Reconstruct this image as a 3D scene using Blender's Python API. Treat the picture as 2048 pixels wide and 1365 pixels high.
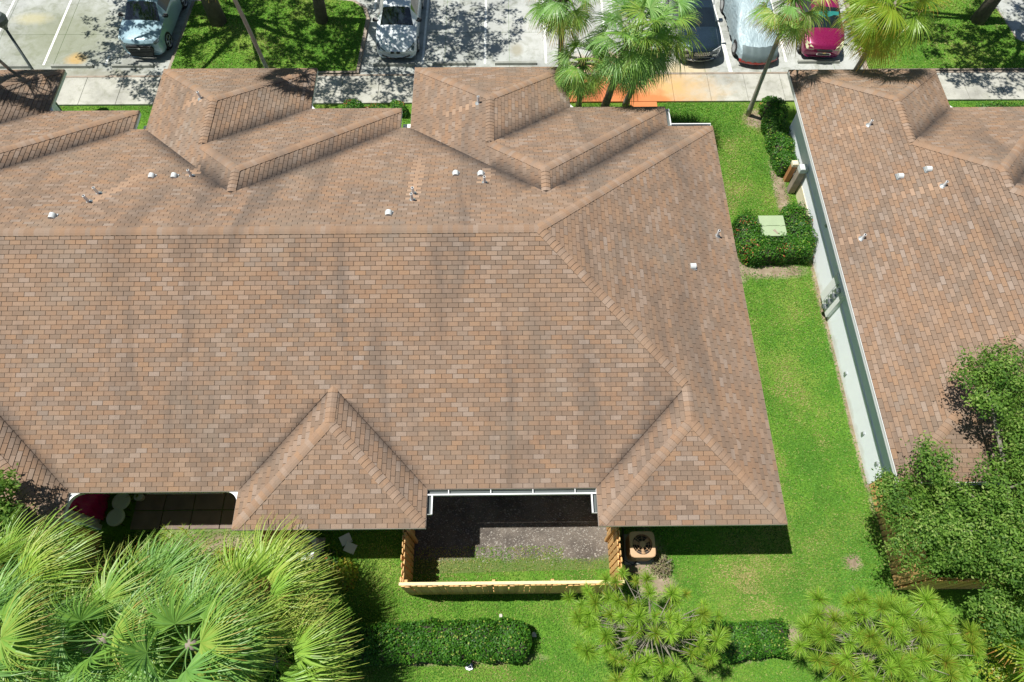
import bpy, math, random
import numpy as np
from math import radians, sin, cos, pi, sqrt
from mathutils import Vector, Matrix

random.seed(7)
rng = np.random.default_rng(7)
scn = bpy.context.scene
for o in list(bpy.data.objects):
    bpy.data.objects.remove(o)
COL = scn.collection

# ---------------------------------------------------------------- camera
cam_d = bpy.data.cameras.new('camera')
cam_d.sensor_width = 36.0
cam_d.lens = 23.953
cam_d.clip_start = 0.1
cam_d.clip_end = 1500
cam = bpy.data.objects.new('camera', cam_d)
COL.objects.link(cam)
_th, _yaw, _roll = radians(63.423), radians(0.872), radians(0.312)
_fw = Vector((0, cos(_th), -sin(_th))); _up = Vector((0, sin(_th), cos(_th))); _rt = Vector((1, 0, 0))
_r2 = cos(_roll) * _rt + sin(_roll) * _up
_u2 = cos(_roll) * _up - sin(_roll) * _rt
_M = Matrix((( _r2.x, _u2.x, -_fw.x), (_r2.y, _u2.y, -_fw.y), (_r2.z, _u2.z, -_fw.z)))
_M = Matrix.Rotation(-_yaw, 3, 'Z') @ _M
cam.matrix_world = Matrix.Translation((-0.089, 0, 21.683)) @ _M.to_4x4()
scn.camera = cam

# ---------------------------------------------------------------- light
SUN = Vector((-0.395, 0.10, 1.0)).normalized()
world = bpy.data.worlds.new('World')
scn.world = world
world.use_nodes = True
wn = world.node_tree
for n in list(wn.nodes):
    wn.nodes.remove(n)
wo = wn.nodes.new('ShaderNodeOutputWorld')
wb = wn.nodes.new('ShaderNodeBackground')
ws = wn.nodes.new('ShaderNodeTexSky')
ws.sky_type = 'NISHITA'
ws.sun_disc = False
ws.sun_elevation = math.asin(SUN.z)
ws.sun_rotation = math.atan2(SUN.x, SUN.y)
ws.air_density = 1.0
ws.dust_density = 0.6
wb.inputs['Strength'].default_value = 0.052
wn.links.new(ws.outputs[0], wb.inputs['Color'])
wn.links.new(wb.outputs[0], wo.inputs['Surface'])
sun_d = bpy.data.lights.new('sun', 'SUN')
sun_d.energy = 5.0
sun_d.angle = radians(0.55)
sun_d.color = (1.0, 0.955, 0.88)
sun = bpy.data.objects.new('sun', sun_d)
COL.objects.link(sun)
sun.rotation_euler = SUN.to_track_quat('Z', 'Y').to_euler()
sun.location = (-12, 3, 40)
scn.view_settings.view_transform = 'Standard'
scn.view_settings.look = 'None'
scn.view_settings.gamma = 1.0
scn.view_settings.use_curve_mapping = False
scn.view_settings.exposure = 0.32
scn.render.engine = 'CYCLES'
scn.cycles.max_bounces = 6
scn.cycles.transparent_max_bounces = 8

# ---------------------------------------------------------------- helpers
def props(o, label=None, cat=None, group=None, kind=None):
    if label: o['label'] = label
    if cat: o['category'] = cat
    if group: o['group'] = group
    if kind: o['kind'] = kind
    return o

def empty(name, loc=(0, 0, 0), label=None, cat=None, group=None, kind=None, rz=0.0, parent=None):
    o = bpy.data.objects.new(name, None)
    o.empty_display_size = 0.2
    o.location = loc
    o.rotation_euler = (0, 0, rz)
    COL.objects.link(o)
    if parent: o.parent = parent
    return props(o, label, cat, group, kind)

class MB:
    """collects polygons; builds one mesh object"""
    def __init__(s):
        s.v = []; s.f = []; s.m = []; s.a = []; s.cur = 0; s.tint = (0.5, 0, 0, 1)
    def add(s, verts, faces, m=None, tint=None):
        b = len(s.v)
        t = s.tint if tint is None else tint
        s.v.extend([tuple(p) for p in verts])
        s.a.extend([t] * len(verts))
        mm = s.cur if m is None else m
        for f in faces:
            s.f.append(tuple(b + i for i in f)); s.m.append(mm)
    def box(s, c, d, rz=0.0, m=None, tint=None, bev=0.0):
        cx, cy, cz = c; dx, dy, dz = d[0] / 2, d[1] / 2, d[2] / 2
        ca, sa = cos(rz), sin(rz)
        def T(x, y, z): return (cx + ca * x - sa * y, cy + sa * x + ca * y, cz + z)
        if bev <= 0:
            P = [T(x, y, z) for z in (-dz, dz) for x, y in ((-dx, -dy), (dx, -dy), (dx, dy), (-dx, dy))]
            s.add(P, [(3, 2, 1, 0), (4, 5, 6, 7), (0, 1, 5, 4), (1, 2, 6, 5), (2, 3, 7, 6), (3, 0, 4, 7)], m, tint)
        else:
            P = []
            for z, k in ((-dz, 0), (dz - bev, 0), (dz, bev)):
                for x, y in ((-dx, -dy), (dx, -dy), (dx, dy), (-dx, dy)):
                    P.append(T(x - math.copysign(k, x), y - math.copysign(k, y), z))
            F = [(3, 2, 1, 0), (8, 9, 10, 11)]
            for r in (0, 4):
                for i in range(4):
                    F.append((r + i, r + (i + 1) % 4, r + 4 + (i + 1) % 4, r + 4 + i))
            s.add(P, F, m, tint)
    def tube(s, pts, rad, n=8, m=None, tint=None, cap=True):
        pts = [Vector(p) for p in pts]
        if not hasattr(rad, '__len__'): rad = [rad] * len(pts)
        V = []; F = []
        ref = Vector((0, 0, 1))
        d0 = (pts[-1] - pts[0]).normalized()
        if abs(d0.z) > 0.9: ref = Vector((1, 0, 0))
        for i, p in enumerate(pts):
            d = (pts[min(i + 1, len(pts) - 1)] - pts[max(i - 1, 0)]).normalized()
            a = d.cross(ref).normalized(); b = d.cross(a)
            for k in range(n):
                t = 2 * pi * k / n
                V.append(p + (a * cos(t) + b * sin(t)) * rad[i])
        for i in range(len(pts) - 1):
            for k in range(n):
                F.append((i * n + k, (i + 1) * n + k, (i + 1) * n + (k + 1) % n, i * n + (k + 1) % n))
        if cap:
            F.append(tuple(range(n))); F.append(tuple((len(pts) - 1) * n + k for k in reversed(range(n))))
        s.add(V, F, m, tint)
    def cyl(s, c, r, h, n=16, r2=None, m=None, tint=None, axis='z'):
        r2 = r if r2 is None else r2
        V = []
        for z, rr in ((0, r), (h, r2)):
            for k in range(n):
                t = 2 * pi * k / n
                if axis == 'z': V.append((c[0] + rr * cos(t), c[1] + rr * sin(t), c[2] + z))
                elif axis == 'x': V.append((c[0] + z, c[1] + rr * cos(t), c[2] + rr * sin(t)))
                else: V.append((c[0] + rr * cos(t), c[1] + z, c[2] + rr * sin(t)))
        F = [(k, (k + 1) % n, n + (k + 1) % n, n + k) for k in range(n)]
        F += [tuple(reversed(range(n))), tuple(range(n, 2 * n))]
        s.add(V, F, m, tint)
    def prism(s, poly, z0, z1, m=None, tint=None):
        n = len(poly)
        V = [(x, y, z0) for x, y in poly] + [(x, y, z1) for x, y in poly]
        F = [tuple(reversed(range(n))), tuple(range(n, 2 * n))] + [(i, (i + 1) % n, n + (i + 1) % n, n + i) for i in range(n)]
        s.add(V, F, m, tint)
    def mesh(s, name, mats, smooth=False):
        me = bpy.data.meshes.new(name)
        me.from_pydata(s.v, [], s.f)
        for mt in mats: me.materials.append(mt)
        if len(mats) > 1: me.polygons.foreach_set('material_index', s.m)
        at = me.attributes.new('tint', 'FLOAT_COLOR', 'POINT')
        at.data.foreach_set('color', np.array(s.a, dtype=np.float32).ravel())
        if smooth: me.polygons.foreach_set('use_smooth', [True] * len(me.polygons))
        me.update()
        return me
    def build(s, name, mats, parent=None, smooth=False, loc=None, **kw):
        if not isinstance(mats, (list, tuple)): mats = [mats]
        o = bpy.data.objects.new(name, s.mesh(name, mats, smooth))
        COL.objects.link(o)
        if loc is not None: o.location = loc
        if parent: o.parent = parent
        return props(o, **kw)

def np_mesh(name, V, F, tint, mat, parent=None, smooth=False, **kw):
    """V (n,3), F (m,3|4) arrays, tint (n,) or (n,4)"""
    me = bpy.data.meshes.new(name)
    k = F.shape[1]
    me.vertices.add(len(V)); me.vertices.foreach_set('co', V.astype(np.float32).ravel())
    me.loops.add(F.size); me.loops.foreach_set('vertex_index', F.astype(np.int32).ravel())
    me.polygons.add(len(F)); me.polygons.foreach_set('loop_start', np.arange(0, F.size, k, dtype=np.int32))
    me.polygons.foreach_set('loop_total', np.full(len(F), k, dtype=np.int32))
    if tint.ndim == 1:
        tint = np.stack([tint, tint * 0, tint * 0, tint * 0 + 1], 1)
    at = me.attributes.new('tint', 'FLOAT_COLOR', 'POINT')
    at.data.foreach_set('color', tint.astype(np.float32).ravel())
    me.materials.append(mat)
    if smooth: me.polygons.foreach_set('use_smooth', [True] * len(F))
    me.update(); me.validate()
    o = bpy.data.objects.new(name, me)
    COL.objects.link(o)
    if parent: o.parent = parent
    return props(o, **kw)

# ---------------------------------------------------------------- materials
class NT:
    def __init__(s, name):
        s.mat = bpy.data.materials.new(name); s.mat.use_nodes = True
        s.t = s.mat.node_tree
        for n in list(s.t.nodes): s.t.nodes.remove(n)
        s.out = s.n('ShaderNodeOutputMaterial')
        s.b = s.n('ShaderNodeBsdfPrincipled')
        s.t.links.new(s.b.outputs[0], s.out.inputs[0])
    def n(s, typ, **kw):
        nd = s.t.nodes.new(typ)
        for k, v in kw.items(): setattr(nd, k, v)
        return nd
    def l(s, a, b): s.t.links.new(a, b)
    def pos(s): return s.n('ShaderNodeNewGeometry').outputs['Position']
    def obj(s): return s.n('ShaderNodeTexCoord').outputs['Object']
    def mapping(s, vec, scale=(1, 1, 1), loc=(0, 0, 0)):
        m = s.n('ShaderNodeMapping'); m.inputs['Scale'].default_value = scale; m.inputs['Location'].default_value = loc
        s.l(vec, m.inputs['Vector']); return m.outputs[0]
    def noise(s, vec, scale, detail=3, rough=0.55, dist=0.0):
        nd = s.n('ShaderNodeTexNoise'); nd.inputs['Scale'].default_value = scale
        nd.inputs['Detail'].default_value = detail; nd.inputs['Roughness'].default_value = rough
        nd.inputs['Distortion'].default_value = dist
        s.l(vec, nd.inputs['Vector']); return nd.outputs['Fac']
    def ramp(s, fac, stops, interp='LINEAR'):
        r = s.n('ShaderNodeValToRGB'); cr = r.color_ramp; cr.interpolation = interp
        while len(cr.elements) > 1: cr.elements.remove(cr.elements[-1])
        for i, (p, c) in enumerate(stops):
            e = cr.elements[0] if i == 0 else cr.elements.new(p)
            e.position = p; e.color = (c[0], c[1], c[2], 1) if hasattr(c, '__len__') else (c, c, c, 1)
        s.l(fac, r.inputs[0]); return r.outputs[0]
    def mix(s, fac, a, b, mode='MIX'):
        m = s.n('ShaderNodeMix', data_type='RGBA', blend_type=mode)
        for sock, v in ((m.inputs[0], fac), (m.inputs[6], a), (m.inputs[7], b)):
            if hasattr(v, 'is_linked') or isinstance(v, bpy.types.NodeSocket): s.l(v, sock)
            elif hasattr(v, '__len__'): sock.default_value = (v[0], v[1], v[2], 1)
            else: sock.default_value = v
        return m.outputs[2]
    def math(s, op, a, b=0.0, clamp=False):
        m = s.n('ShaderNodeMath', operation=op, use_clamp=clamp)
        for sock, v in ((m.inputs[0], a), (m.inputs[1], b)):
            if isinstance(v, bpy.types.NodeSocket): s.l(v, sock)
            else: sock.default_value = v
        return m.outputs[0]
    def attr(s):
        a = s.n('ShaderNodeAttribute', attribute_name='tint')
        sp = s.n('ShaderNodeSeparateColor'); s.l(a.outputs['Color'], sp.inputs[0])
        return sp.outputs
    def bump(s, h, strength=0.4, dist=0.01):
        b = s.n('ShaderNodeBump'); b.inputs['Strength'].default_value = strength; b.inputs['Distance'].default_value = dist
        s.l(h, b.inputs['Height']); s.l(b.outputs[0], s.b.inputs['Normal'])
    def done(s, col=None, rough=0.7, metal=0.0, spec=None, coat=0.0):
        if col is not None:
            if isinstance(col, bpy.types.NodeSocket): s.l(col, s.b.inputs['Base Color'])
            else: s.b.inputs['Base Color'].default_value = (col[0], col[1], col[2], 1)
        if isinstance(rough, bpy.types.NodeSocket): s.l(rough, s.b.inputs['Roughness'])
        else: s.b.inputs['Roughness'].default_value = rough
        s.b.inputs['Metallic'].default_value = metal
        if spec is not None: s.b.inputs['Specular IOR Level'].default_value = spec
        if coat: s.b.inputs['Coat Weight'].default_value = coat; s.b.inputs['Coat Roughness'].default_value = 0.05
        return s.mat

def blob(m, pos, cx, cy, rx, ry, pw=1.0, wob=0.0, noise=None):
    """soft elliptical stain mask in world metres"""
    sp = m.n('ShaderNodeSeparateXYZ'); m.l(pos, sp.inputs[0])
    dx = m.math('DIVIDE', m.math('SUBTRACT', sp.outputs[0], cx), rx)
    dy = m.math('DIVIDE', m.math('SUBTRACT', sp.outputs[1], cy), ry)
    d = m.math('SQRT', m.math('ADD', m.math('MULTIPLY', dx, dx), m.math('MULTIPLY', dy, dy)))
    if noise is not None and wob: d = m.math('ADD', d, m.math('MULTIPLY', m.math('SUBTRACT', noise, 0.5), wob))
    return m.math('MULTIPLY', m.math('SUBTRACT', 1.0, d, True), pw, True)

def simple(name, col, rough=0.6, metal=0.0, var=0.12, scale=3.0, bump=0.0, spec=None, coat=0.0, fine=60.0):
    m = NT(name); p = m.obj()
    n1 = m.noise(p, scale, 4); n2 = m.noise(p, fine, 2)
    f = m.math('ADD', m.math('MULTIPLY', n1, 0.7), m.math('MULTIPLY', n2, 0.3))
    c = m.ramp(f, [(0.3, [x * (1 - var) for x in col]), (0.7, [min(1, x * (1 + var)) for x in col])])
    if bump: m.bump(n2, bump, 0.004)
    return m.done(c, rough, metal, spec, coat)

def mat_shingle(name, gain=1.0, seed=0.0):
    m = NT(name); p = m.pos(); at = m.attr()
    tint, dirt, clean = at[0], at[1], at[2]  # dirt holds valley grime, plus shadow lines painted on tab and cap edges
    g = gain
    col = m.ramp(tint, [(0.0, (0.240 * g, 0.170 * g, 0.125 * g)), (0.2, (0.265 * g, 0.190 * g, 0.142 * g)), (0.4, (0.315 * g, 0.195 * g, 0.125 * g)),
                        (0.58, (0.285 * g, 0.215 * g, 0.170 * g)), (0.78, (0.345 * g, 0.215 * g, 0.135 * g)), (0.92, (0.345 * g, 0.270 * g, 0.222 * g)), (1.0, (0.34 * g, 0.215 * g, 0.135 * g))])
    col = m.mix(1.0, col, (0.82, 0.835, 0.83), 'MULTIPLY')
    gran = m.noise(p, 55, 3, 0.75)
    col = m.mix(0.55, col, m.ramp(gran, [(0.3, 0.55), (0.5, 1.0), (0.72, 1.5)]), 'MULTIPLY')
    big = m.noise(m.mapping(p, (0.35, 0.35, 0.35), (seed, 0, 0)), 1.0, 3)
    streak = m.noise(m.mapping(p, (0.75, 0.14, 0.1), (seed, 3, 0)), 1.3, 4, 0.6, 0.6)
    smp = m.ramp(streak, [(0.50, 0.0), (0.70, 1.0)])
    col = m.mix(m.math('MULTIPLY', smp, 0.66), col, (0.115, 0.095, 0.08))
    col = m.mix(m.ramp(big, [(0.35, 0.0), (0.7, 0.28)]), col, (0.31, 0.195, 0.12))
    gr = m.noise(m.mapping(p, (0.5, 0.5, 0.5), (9 + seed, 0, 0)), 1.3, 3)
    col = m.mix(m.ramp(gr, [(0.5, 0.0), (0.72, 0.30)]), col, (0.215, 0.19, 0.155))
    dn = m.noise(p, 4.0, 4, 0.7)
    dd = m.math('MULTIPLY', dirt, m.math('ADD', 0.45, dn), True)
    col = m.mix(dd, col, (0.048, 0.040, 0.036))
    col = m.mix(m.math('MULTIPLY', clean, 0.58), col, (0.45, 0.30, 0.20))
    m.bump(gran, 0.35, 0.004)
    return m.done(col, 0.92, spec=0.25)

def mat_leaf(name, stops, trans=0.35, rough=0.5, spec=0.4):
    m = NT(name); at = m.attr()
    col = m.ramp(at[0], stops)
    m.done(col, rough, spec=spec)
    tr = m.n('ShaderNodeBsdfTranslucent')
    m.l(m.mix(1.0, col, (1.35, 1.35, 0.5), 'MULTIPLY'), tr.inputs['Color'])
    mx = m.n('ShaderNodeMixShader'); mx.inputs[0].default_value = trans
    m.l(m.b.outputs[0], mx.inputs[1]); m.l(tr.outputs[0], mx.inputs[2]); m.l(mx.outputs[0], m.out.inputs[0])
    return m.mat

def mat_ground():
    m = NT('lawn_soil'); p = m.pos()
    a = m.noise(p, 0.55, 4, 0.6); b = m.noise(p, 16, 4, 0.8); c = m.noise(p, 2.3, 4, 0.65)
    col = m.ramp(a, [(0.3, (0.060, 0.150, 0.020)), (0.5, (0.100, 0.215, 0.025)), (0.7, (0.170, 0.255, 0.045))])
    col = m.mix(0.8, col, m.ramp(b, [(0.3, 0.45), (0.5, 1.0), (0.7, 1.6)]), 'MULTIPLY')
    soil = m.ramp(c, [(0.3, (0.16, 0.12, 0.08)), (0.7, (0.36, 0.30, 0.22))])
    msk = m.ramp(c, [(0.60, 0.0), (0.74, 0.45)])
    col = m.mix(msk, col, (0.22, 0.22, 0.07))
    nz = m.noise(p, 3.2, 4, 0.7)
    for (cx, cy, rx, ry) in PATCHES:
        col = m.mix(blob(m, p, cx, cy, rx, ry, 2.4, 1.1, nz), col, soil)
    m.bump(b, 0.5, 0.03)
    return m.done(col, 0.95, spec=0.1)
PATCHES = [(10.43, 3.17, .36, .30), (11.47, 12.5, .20, 3.2), (11.47, 8.0, .15, 4.0), (10.9, 17.4, .35, 2.2), (8.75, 14.3, .45, 1.3), (9.9, 13.7, 1.6, .42),
           (10.6, 21.3, .7, .7), (3.9, 3.4, .95, 1.0), (8.2, 1.0, .42, .45), (-2.0, 0.62, 3.2, .22), (6.6, .7, 1.6, .3), (-9.5, 3.2, 3.8, 1.3), (4.3, 2.6, .7, .5), (9.4, 1.6, .5, .4)]
WORN = [(9.6, 9.2, .8, 1.6), (9.9, 11.6, .9, .8), (8.6, 17.0, 1.2, .9), (6.0, 2.8, 1.6, .6), (1.0, 1.9, 1.6, .4), (9.0, 19.8, 1.1, .9), (8.6, 6.2, .6, 1.3), (10.2, 7.4, .5, 1.4), (-.5, .2, 2.5, .5), (7.4, 1.9, 1.2, .5)]

def mat_concrete(name, base, joints=None, rust=False, dirt=0.6, seed=0):
    m = NT(name); p = m.pos()
    a = m.noise(m.mapping(p, (1, 1, 1), (seed, 0, 0)), 0.5, 5, 0.62); b = m.noise(p, 40, 3, 0.7); c = m.noise(p, 2.2, 5, 0.68, 0.5)
    col = m.ramp(a, [(0.3, [x * 0.70 for x in base]), (0.5, base), (0.68, [x * 1.12 for x in base])])
    col = m.mix(dirt, col, m.ramp(c, [(0.35, (0.62, 0.63, 0.56)), (0.52, 1.0), (0.7, 1.06)]), 'MULTIPLY')
    col = m.mix(0.3, col, m.ramp(b, [(0.3, 0.7), (0.6, 1.15)]), 'MULTIPLY')
    nz = m.noise(p, 1.6, 5, 0.65, 0.3)
    if rust:
        y = blob(m, p, 4.6, 22.9, 5.4, 2.4, 1.9, 0.7, nz)
        r = blob(m, p, 3.2, 22.3, 4.0, 1.9, 2.3, 0.9, nz)
        r2 = blob(m, p, 5.6, 22.2, 2.4, 0.9, 2.0, 0.9, nz)
        col = m.mix(y, col, (0.55, 0.36, 0.16))
        col = m.mix(r, col, (0.52, 0.17, 0.075))
        col = m.mix(m.math('MULTIPLY', r2, .8), col, (0.60, 0.20, 0.07))
    else:
        for (cx, cy, rx, ry, cc, w) in STAINS:
            col = m.mix(m.math('MULTIPLY', blob(m, p, cx, cy, rx, ry, 1.5, 0.8, nz), w), col, cc)
    m.bump(b, 0.25, 0.004)
    return m.done(col, 0.88, spec=0.3)
STAINS = [(-20.3, 26.5, 3.6, 3.2, (0.20, 0.22, 0.14), .75), (-22.0, 27.8, 1.2, .5, (0.5, .45, .25), .5), (-19.3, 25.1, .6, .5, (0.55, .33, .08), .6), (-15.9, 25.2, 1.5, 1.0, (.22, .22, .18), .4),
          (.45, 25.6, .38, .55, (.24, .21, .12), .8), (1.8, 26.5, 3.5, 2.0, (.60, .60, .56), .3), (4.6, 24.4, 2.2, 1.1, (.60, .30, .10), .85), (7.8, 24.2, 1.6, .9, (.62, .48, .25), .6), (8.6, 27.5, .7, 2.5, (.32, .29, .2), .5),
          (-18, 24.2, 2.5, .35, (.25, .24, .18), .6), (-1.5, 26, 2.5, 1.8, (.28, .30, .28), .35)]

M = {}
M['shingle'] = mat_shingle('shingle_tan')
M['shingle_b'] = mat_shingle('shingle_tan_second_house', 1.0, 40.0)
M['drip'] = simple('drip_edge_tan', (0.34, 0.27, 0.22), 0.6)
M['deck'] = simple('roof_underlay', (0.05, 0.032, 0.022), 0.95)
def mat_stucco():
    m = NT('white_wall_paint'); p = m.pos()
    n = m.noise(p, 1.1, 4, .6); f = m.noise(p, 45, 3, .7)
    col = m.ramp(n, [(.3, (.86, .91, .97)), (.7, (.90, .94, .99))])
    sp = m.n('ShaderNodeSeparateXYZ'); m.l(p, sp.inputs[0])
    k = m.math('SUBTRACT', m.math('MULTIPLY', m.noise(p, 2.6, 5, .7), .62), sp.outputs[2])
    col = m.mix(m.ramp(k, [(.02, 0.0), (.30, .55)]), col, (.50, .46, .36))
    dr = m.noise(m.mapping(p, (1, 2.5, .25)), 1.6, 4, .7)
    col = m.mix(m.ramp(dr, [(.55, 0.0), (.75, .12)]), col, (.60, .64, .62))
    m.bump(f, .5, .006); return m.done(col, .85, spec=.2)
M['paint'] = mat_stucco()
M['trim'] = simple('white_trim', (0.80, 0.82, 0.82), 0.5, var=0.04)
M['trough'] = simple('gutter_inside', (0.10, 0.12, 0.12), 0.7)
M['wood'] = None
M['ground'] = mat_ground()
M['lot'] = mat_concrete('parking_concrete', (0.40, 0.42, 0.40), dirt=.9)
M['walk'] = mat_concrete('sidewalk_concrete', (0.43, 0.43, 0.385), rust=True, seed=5)
M['kerb'] = simple('kerb_concrete', (0.30, 0.25, 0.20), 0.9, var=0.35, scale=2.0, bump=0.3)
M['line'] = simple('line_paint', (0.78, 0.80, 0.76), 0.8, var=0.18, scale=5)
M['stop'] = simple('wheel_stop_concrete', (0.27, 0.28, 0.25), 0.9, var=0.25, bump=0.3)
M['black'] = simple('black_plastic', (0.015, 0.016, 0.018), 0.45)
M['rubber'] = simple('tyre_rubber', (0.02, 0.02, 0.022), 0.8)
M['chrome'] = simple('chrome', (0.75, 0.76, 0.78), 0.18, 1.0, var=0.03)
M['rim'] = simple('wheel_alloy', (0.42, 0.43, 0.45), 0.35, 0.8, var=0.05)
M['glass'] = simple('car_glass', (0.012, 0.02, 0.025), 0.05, var=0.3, spec=0.8, coat=1.0)
M['lens'] = simple('headlight_lens', (0.55, 0.60, 0.62), 0.12, var=0.1, coat=1.0)
M['lens_dark'] = simple('headlight_smoked', (0.10, 0.12, 0.13), 0.1, var=0.4, coat=1.0)
M['lens_old'] = simple('headlight_clouded', (0.66, 0.66, 0.42), 0.35, var=0.1)
M['amber'] = simple('amber_lens', (0.7, 0.22, 0.03), 0.3)
M['bark'] = simple('palm_bark', (0.26, 0.225, 0.185), 0.95, var=0.35, scale=6, bump=0.8, fine=30)
M['bark_dark'] = simple('oak_bark', (0.12, 0.10, 0.08), 0.95, var=0.4, scale=5, bump=1.0, fine=25)
M['palm_trunk_grey'] = simple('smooth_palm_trunk', (0.36, 0.34, 0.29), 0.9, var=0.2, scale=4, bump=0.4)
M['twig'] = simple('pale_twig', (0.24, 0.215, 0.18), 0.9, var=0.25, scale=8)
M['soil'] = simple('dark_soil', (0.055, 0.045, 0.035), 1.0, var=0.5, scale=3, bump=0.8)
M['steel'] = simple('galvanised_steel', (0.42, 0.45, 0.46), 0.45, 0.6, var=0.15)
M['beige_metal'] = simple('beige_metal', (0.52, 0.34, 0.20), 0.5, var=0.08)
M['pale_metal'] = simple('pale_metal', (0.62, 0.66, 0.66), 0.5, var=0.06)
M['green_metal'] = simple('pale_green_metal', (0.33, 0.42, 0.26), 0.55, var=0.10, scale=2.5)
M['brown_box'] = simple('rusty_brown', (0.42, 0.20, 0.08), 0.8, var=0.2)
M['cream'] = simple('cream_paint', (0.72, 0.66, 0.48), 0.7)
M['lamp'] = simple('lamp_grey', (0.10, 0.12, 0.12), 0.5)
M['magenta'] = simple('magenta_vinyl', (0.48, 0.01, 0.16), 0.18, var=0.15, scale=1.5, coat=1.0)
M['cushion'] = simple('cushion_fabric', (0.48, 0.56, 0.50), 0.9, var=0.1)
M['paver'] = simple('paver', (0.20, 0.155, 0.13), 0.9, var=0.2, bump=0.4)
M['stone'] = simple('white_stone', (0.55, 0.53, 0.48), 0.9, var=0.2)

def mat_wood(name, c0, c1):
    m = NT(name); p = m.obj(); at = m.attr()
    g = m.noise(m.mapping(p, (14, 14, 1.2)), 2.0, 4, 0.7)
    col = m.ramp(g, [(0.3, c0), (0.7, c1)])
    col = m.mix(0.8, col, m.ramp(at[0], [(0.0, 0.72), (1.0, 1.22)]), 'MULTIPLY')
    k = m.noise(p, 7, 2)
    col = m.mix(m.ramp(k, [(0.70, 0.0), (0.76, 0.6)]), col, (0.15, 0.07, 0.02))
    m.bump(g, 0.3, 0.003)
    return m.done(col, 0.7)
M['wood'] = mat_wood('orange_fence_wood', (0.60, 0.33, 0.11), (0.82, 0.53, 0.23))
M['wood_pale'] = mat_wood('pale_fence_wood', (0.62, 0.48, 0.24), (0.80, 0.66, 0.38))
M['palm'] = mat_leaf('palm_leaf', [(0.0, (0.30, 0.17, 0.06)), (0.12, (0.42, 0.30, 0.08)), (0.25, (0.34, 0.42, 0.08)), (0.5, (0.20, 0.38, 0.06)), (0.8, (0.15, 0.33, 0.08)), (1.0, (0.34, 0.52, 0.18))], 0.24, 0.42, 0.4)
M['palm_yellow'] = mat_leaf('palm_leaf_yellow', [(0.0, (0.34, 0.17, 0.05)), (0.15, (0.46, 0.34, 0.05)), (0.35, (0.34, 0.42, 0.04)), (0.7, (0.20, 0.36, 0.03)), (1.0, (0.26, 0.42, 0.06))], 0.4, 0.4, 0.5)
M['palm_dead'] = mat_leaf('palm_leaf_dead', [(0.0, (0.22, 0.08, 0.03)), (0.5, (0.40, 0.20, 0.08)), (1.0, (0.52, 0.38, 0.24))], 0.2, 0.8, 0.2)
M['oak'] = mat_leaf('oak_leaf', [(0.0, (0.045, 0.12, 0.015)), (0.4, (0.10, 0.21, 0.03)), (0.8, (0.18, 0.32, 0.05)), (1.0, (0.30, 0.40, 0.11))], 0.35, 0.55, 0.25)
M['hedge'] = mat_leaf('hedge_leaf', [(0.0, (0.02, 0.075, 0.008)), (0.5, (0.045, 0.16, 0.012)), (0.85, (0.10, 0.26, 0.02)), (0.93, (0.30, 0.38, 0.07)), (1.0, (0.40, 0.13, 0.05))], 0.25, 0.5, 0.3)
M['pine'] = mat_leaf('pine_needle', [(0.0, (0.45, 0.26, 0.07)), (0.15, (0.36, 0.40, 0.05)), (0.5, (0.25, 0.44, 0.05)), (1.0, (0.42, 0.62, 0.09))], 0.42, 0.45, 0.4)
M['blade'] = mat_leaf('grass_blade', [(0.0, (0.48, 0.42, 0.20)), (0.2, (0.30, 0.38, 0.09)), (0.42, (0.165, 0.345, 0.05)), (0.75, (0.095, 0.27, 0.035)), (1.0, (0.20, 0.42, 0.06))], 0.3, 0.55, 0.3)

# ================================================================ ROOFS
HE = 3.025; SL = 0.45; CSL = sqrt(1 + SL * SL)
EXP = 0.132; TABW = 0.3055; GAP = 0.012

def clip(poly, a, b, c):
    """keep a*x+b*y+c >= 0"""
    out = []; n = len(poly)
    for i in range(n):
        p, q = poly[i], poly[(i + 1) % n]
        dp = a * p[0] + b * p[1] + c; dq = a * q[0] + b * q[1] + c
        if dp >= 0: out.append(p)
        if (dp > 0 and dq < 0) or (dp < 0 and dq > 0):
            t = dp / (dp - dq)
            out.append((p[0] + (q[0] - p[0]) * t, p[1] + (q[1] - p[1]) * t))
    return out
def area(P):
    return abs(sum(P[i][0] * P[(i + 1) % len(P)][1] - P[(i + 1) % len(P)][0] * P[i][1] for i in range(len(P)))) / 2 if len(P) > 2 else 0

class Unit:
    """hipped rectangle; planes as (gx, gy, g0): height over eave = SL*(gx x + gy y + g0)"""
    def __init__(s, x0, x1, y0, y1):
        s.x0, s.x1, s.y0, s.y1 = x0, x1, y0, y1
        s.pl = [(1, 0, -x0), (-1, 0, x1), (0, 1, -y0), (0, -1, y1)]
    def d(s, x, y): return min(x - s.x0, s.x1 - x, y - s.y0, s.y1 - y)

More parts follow.
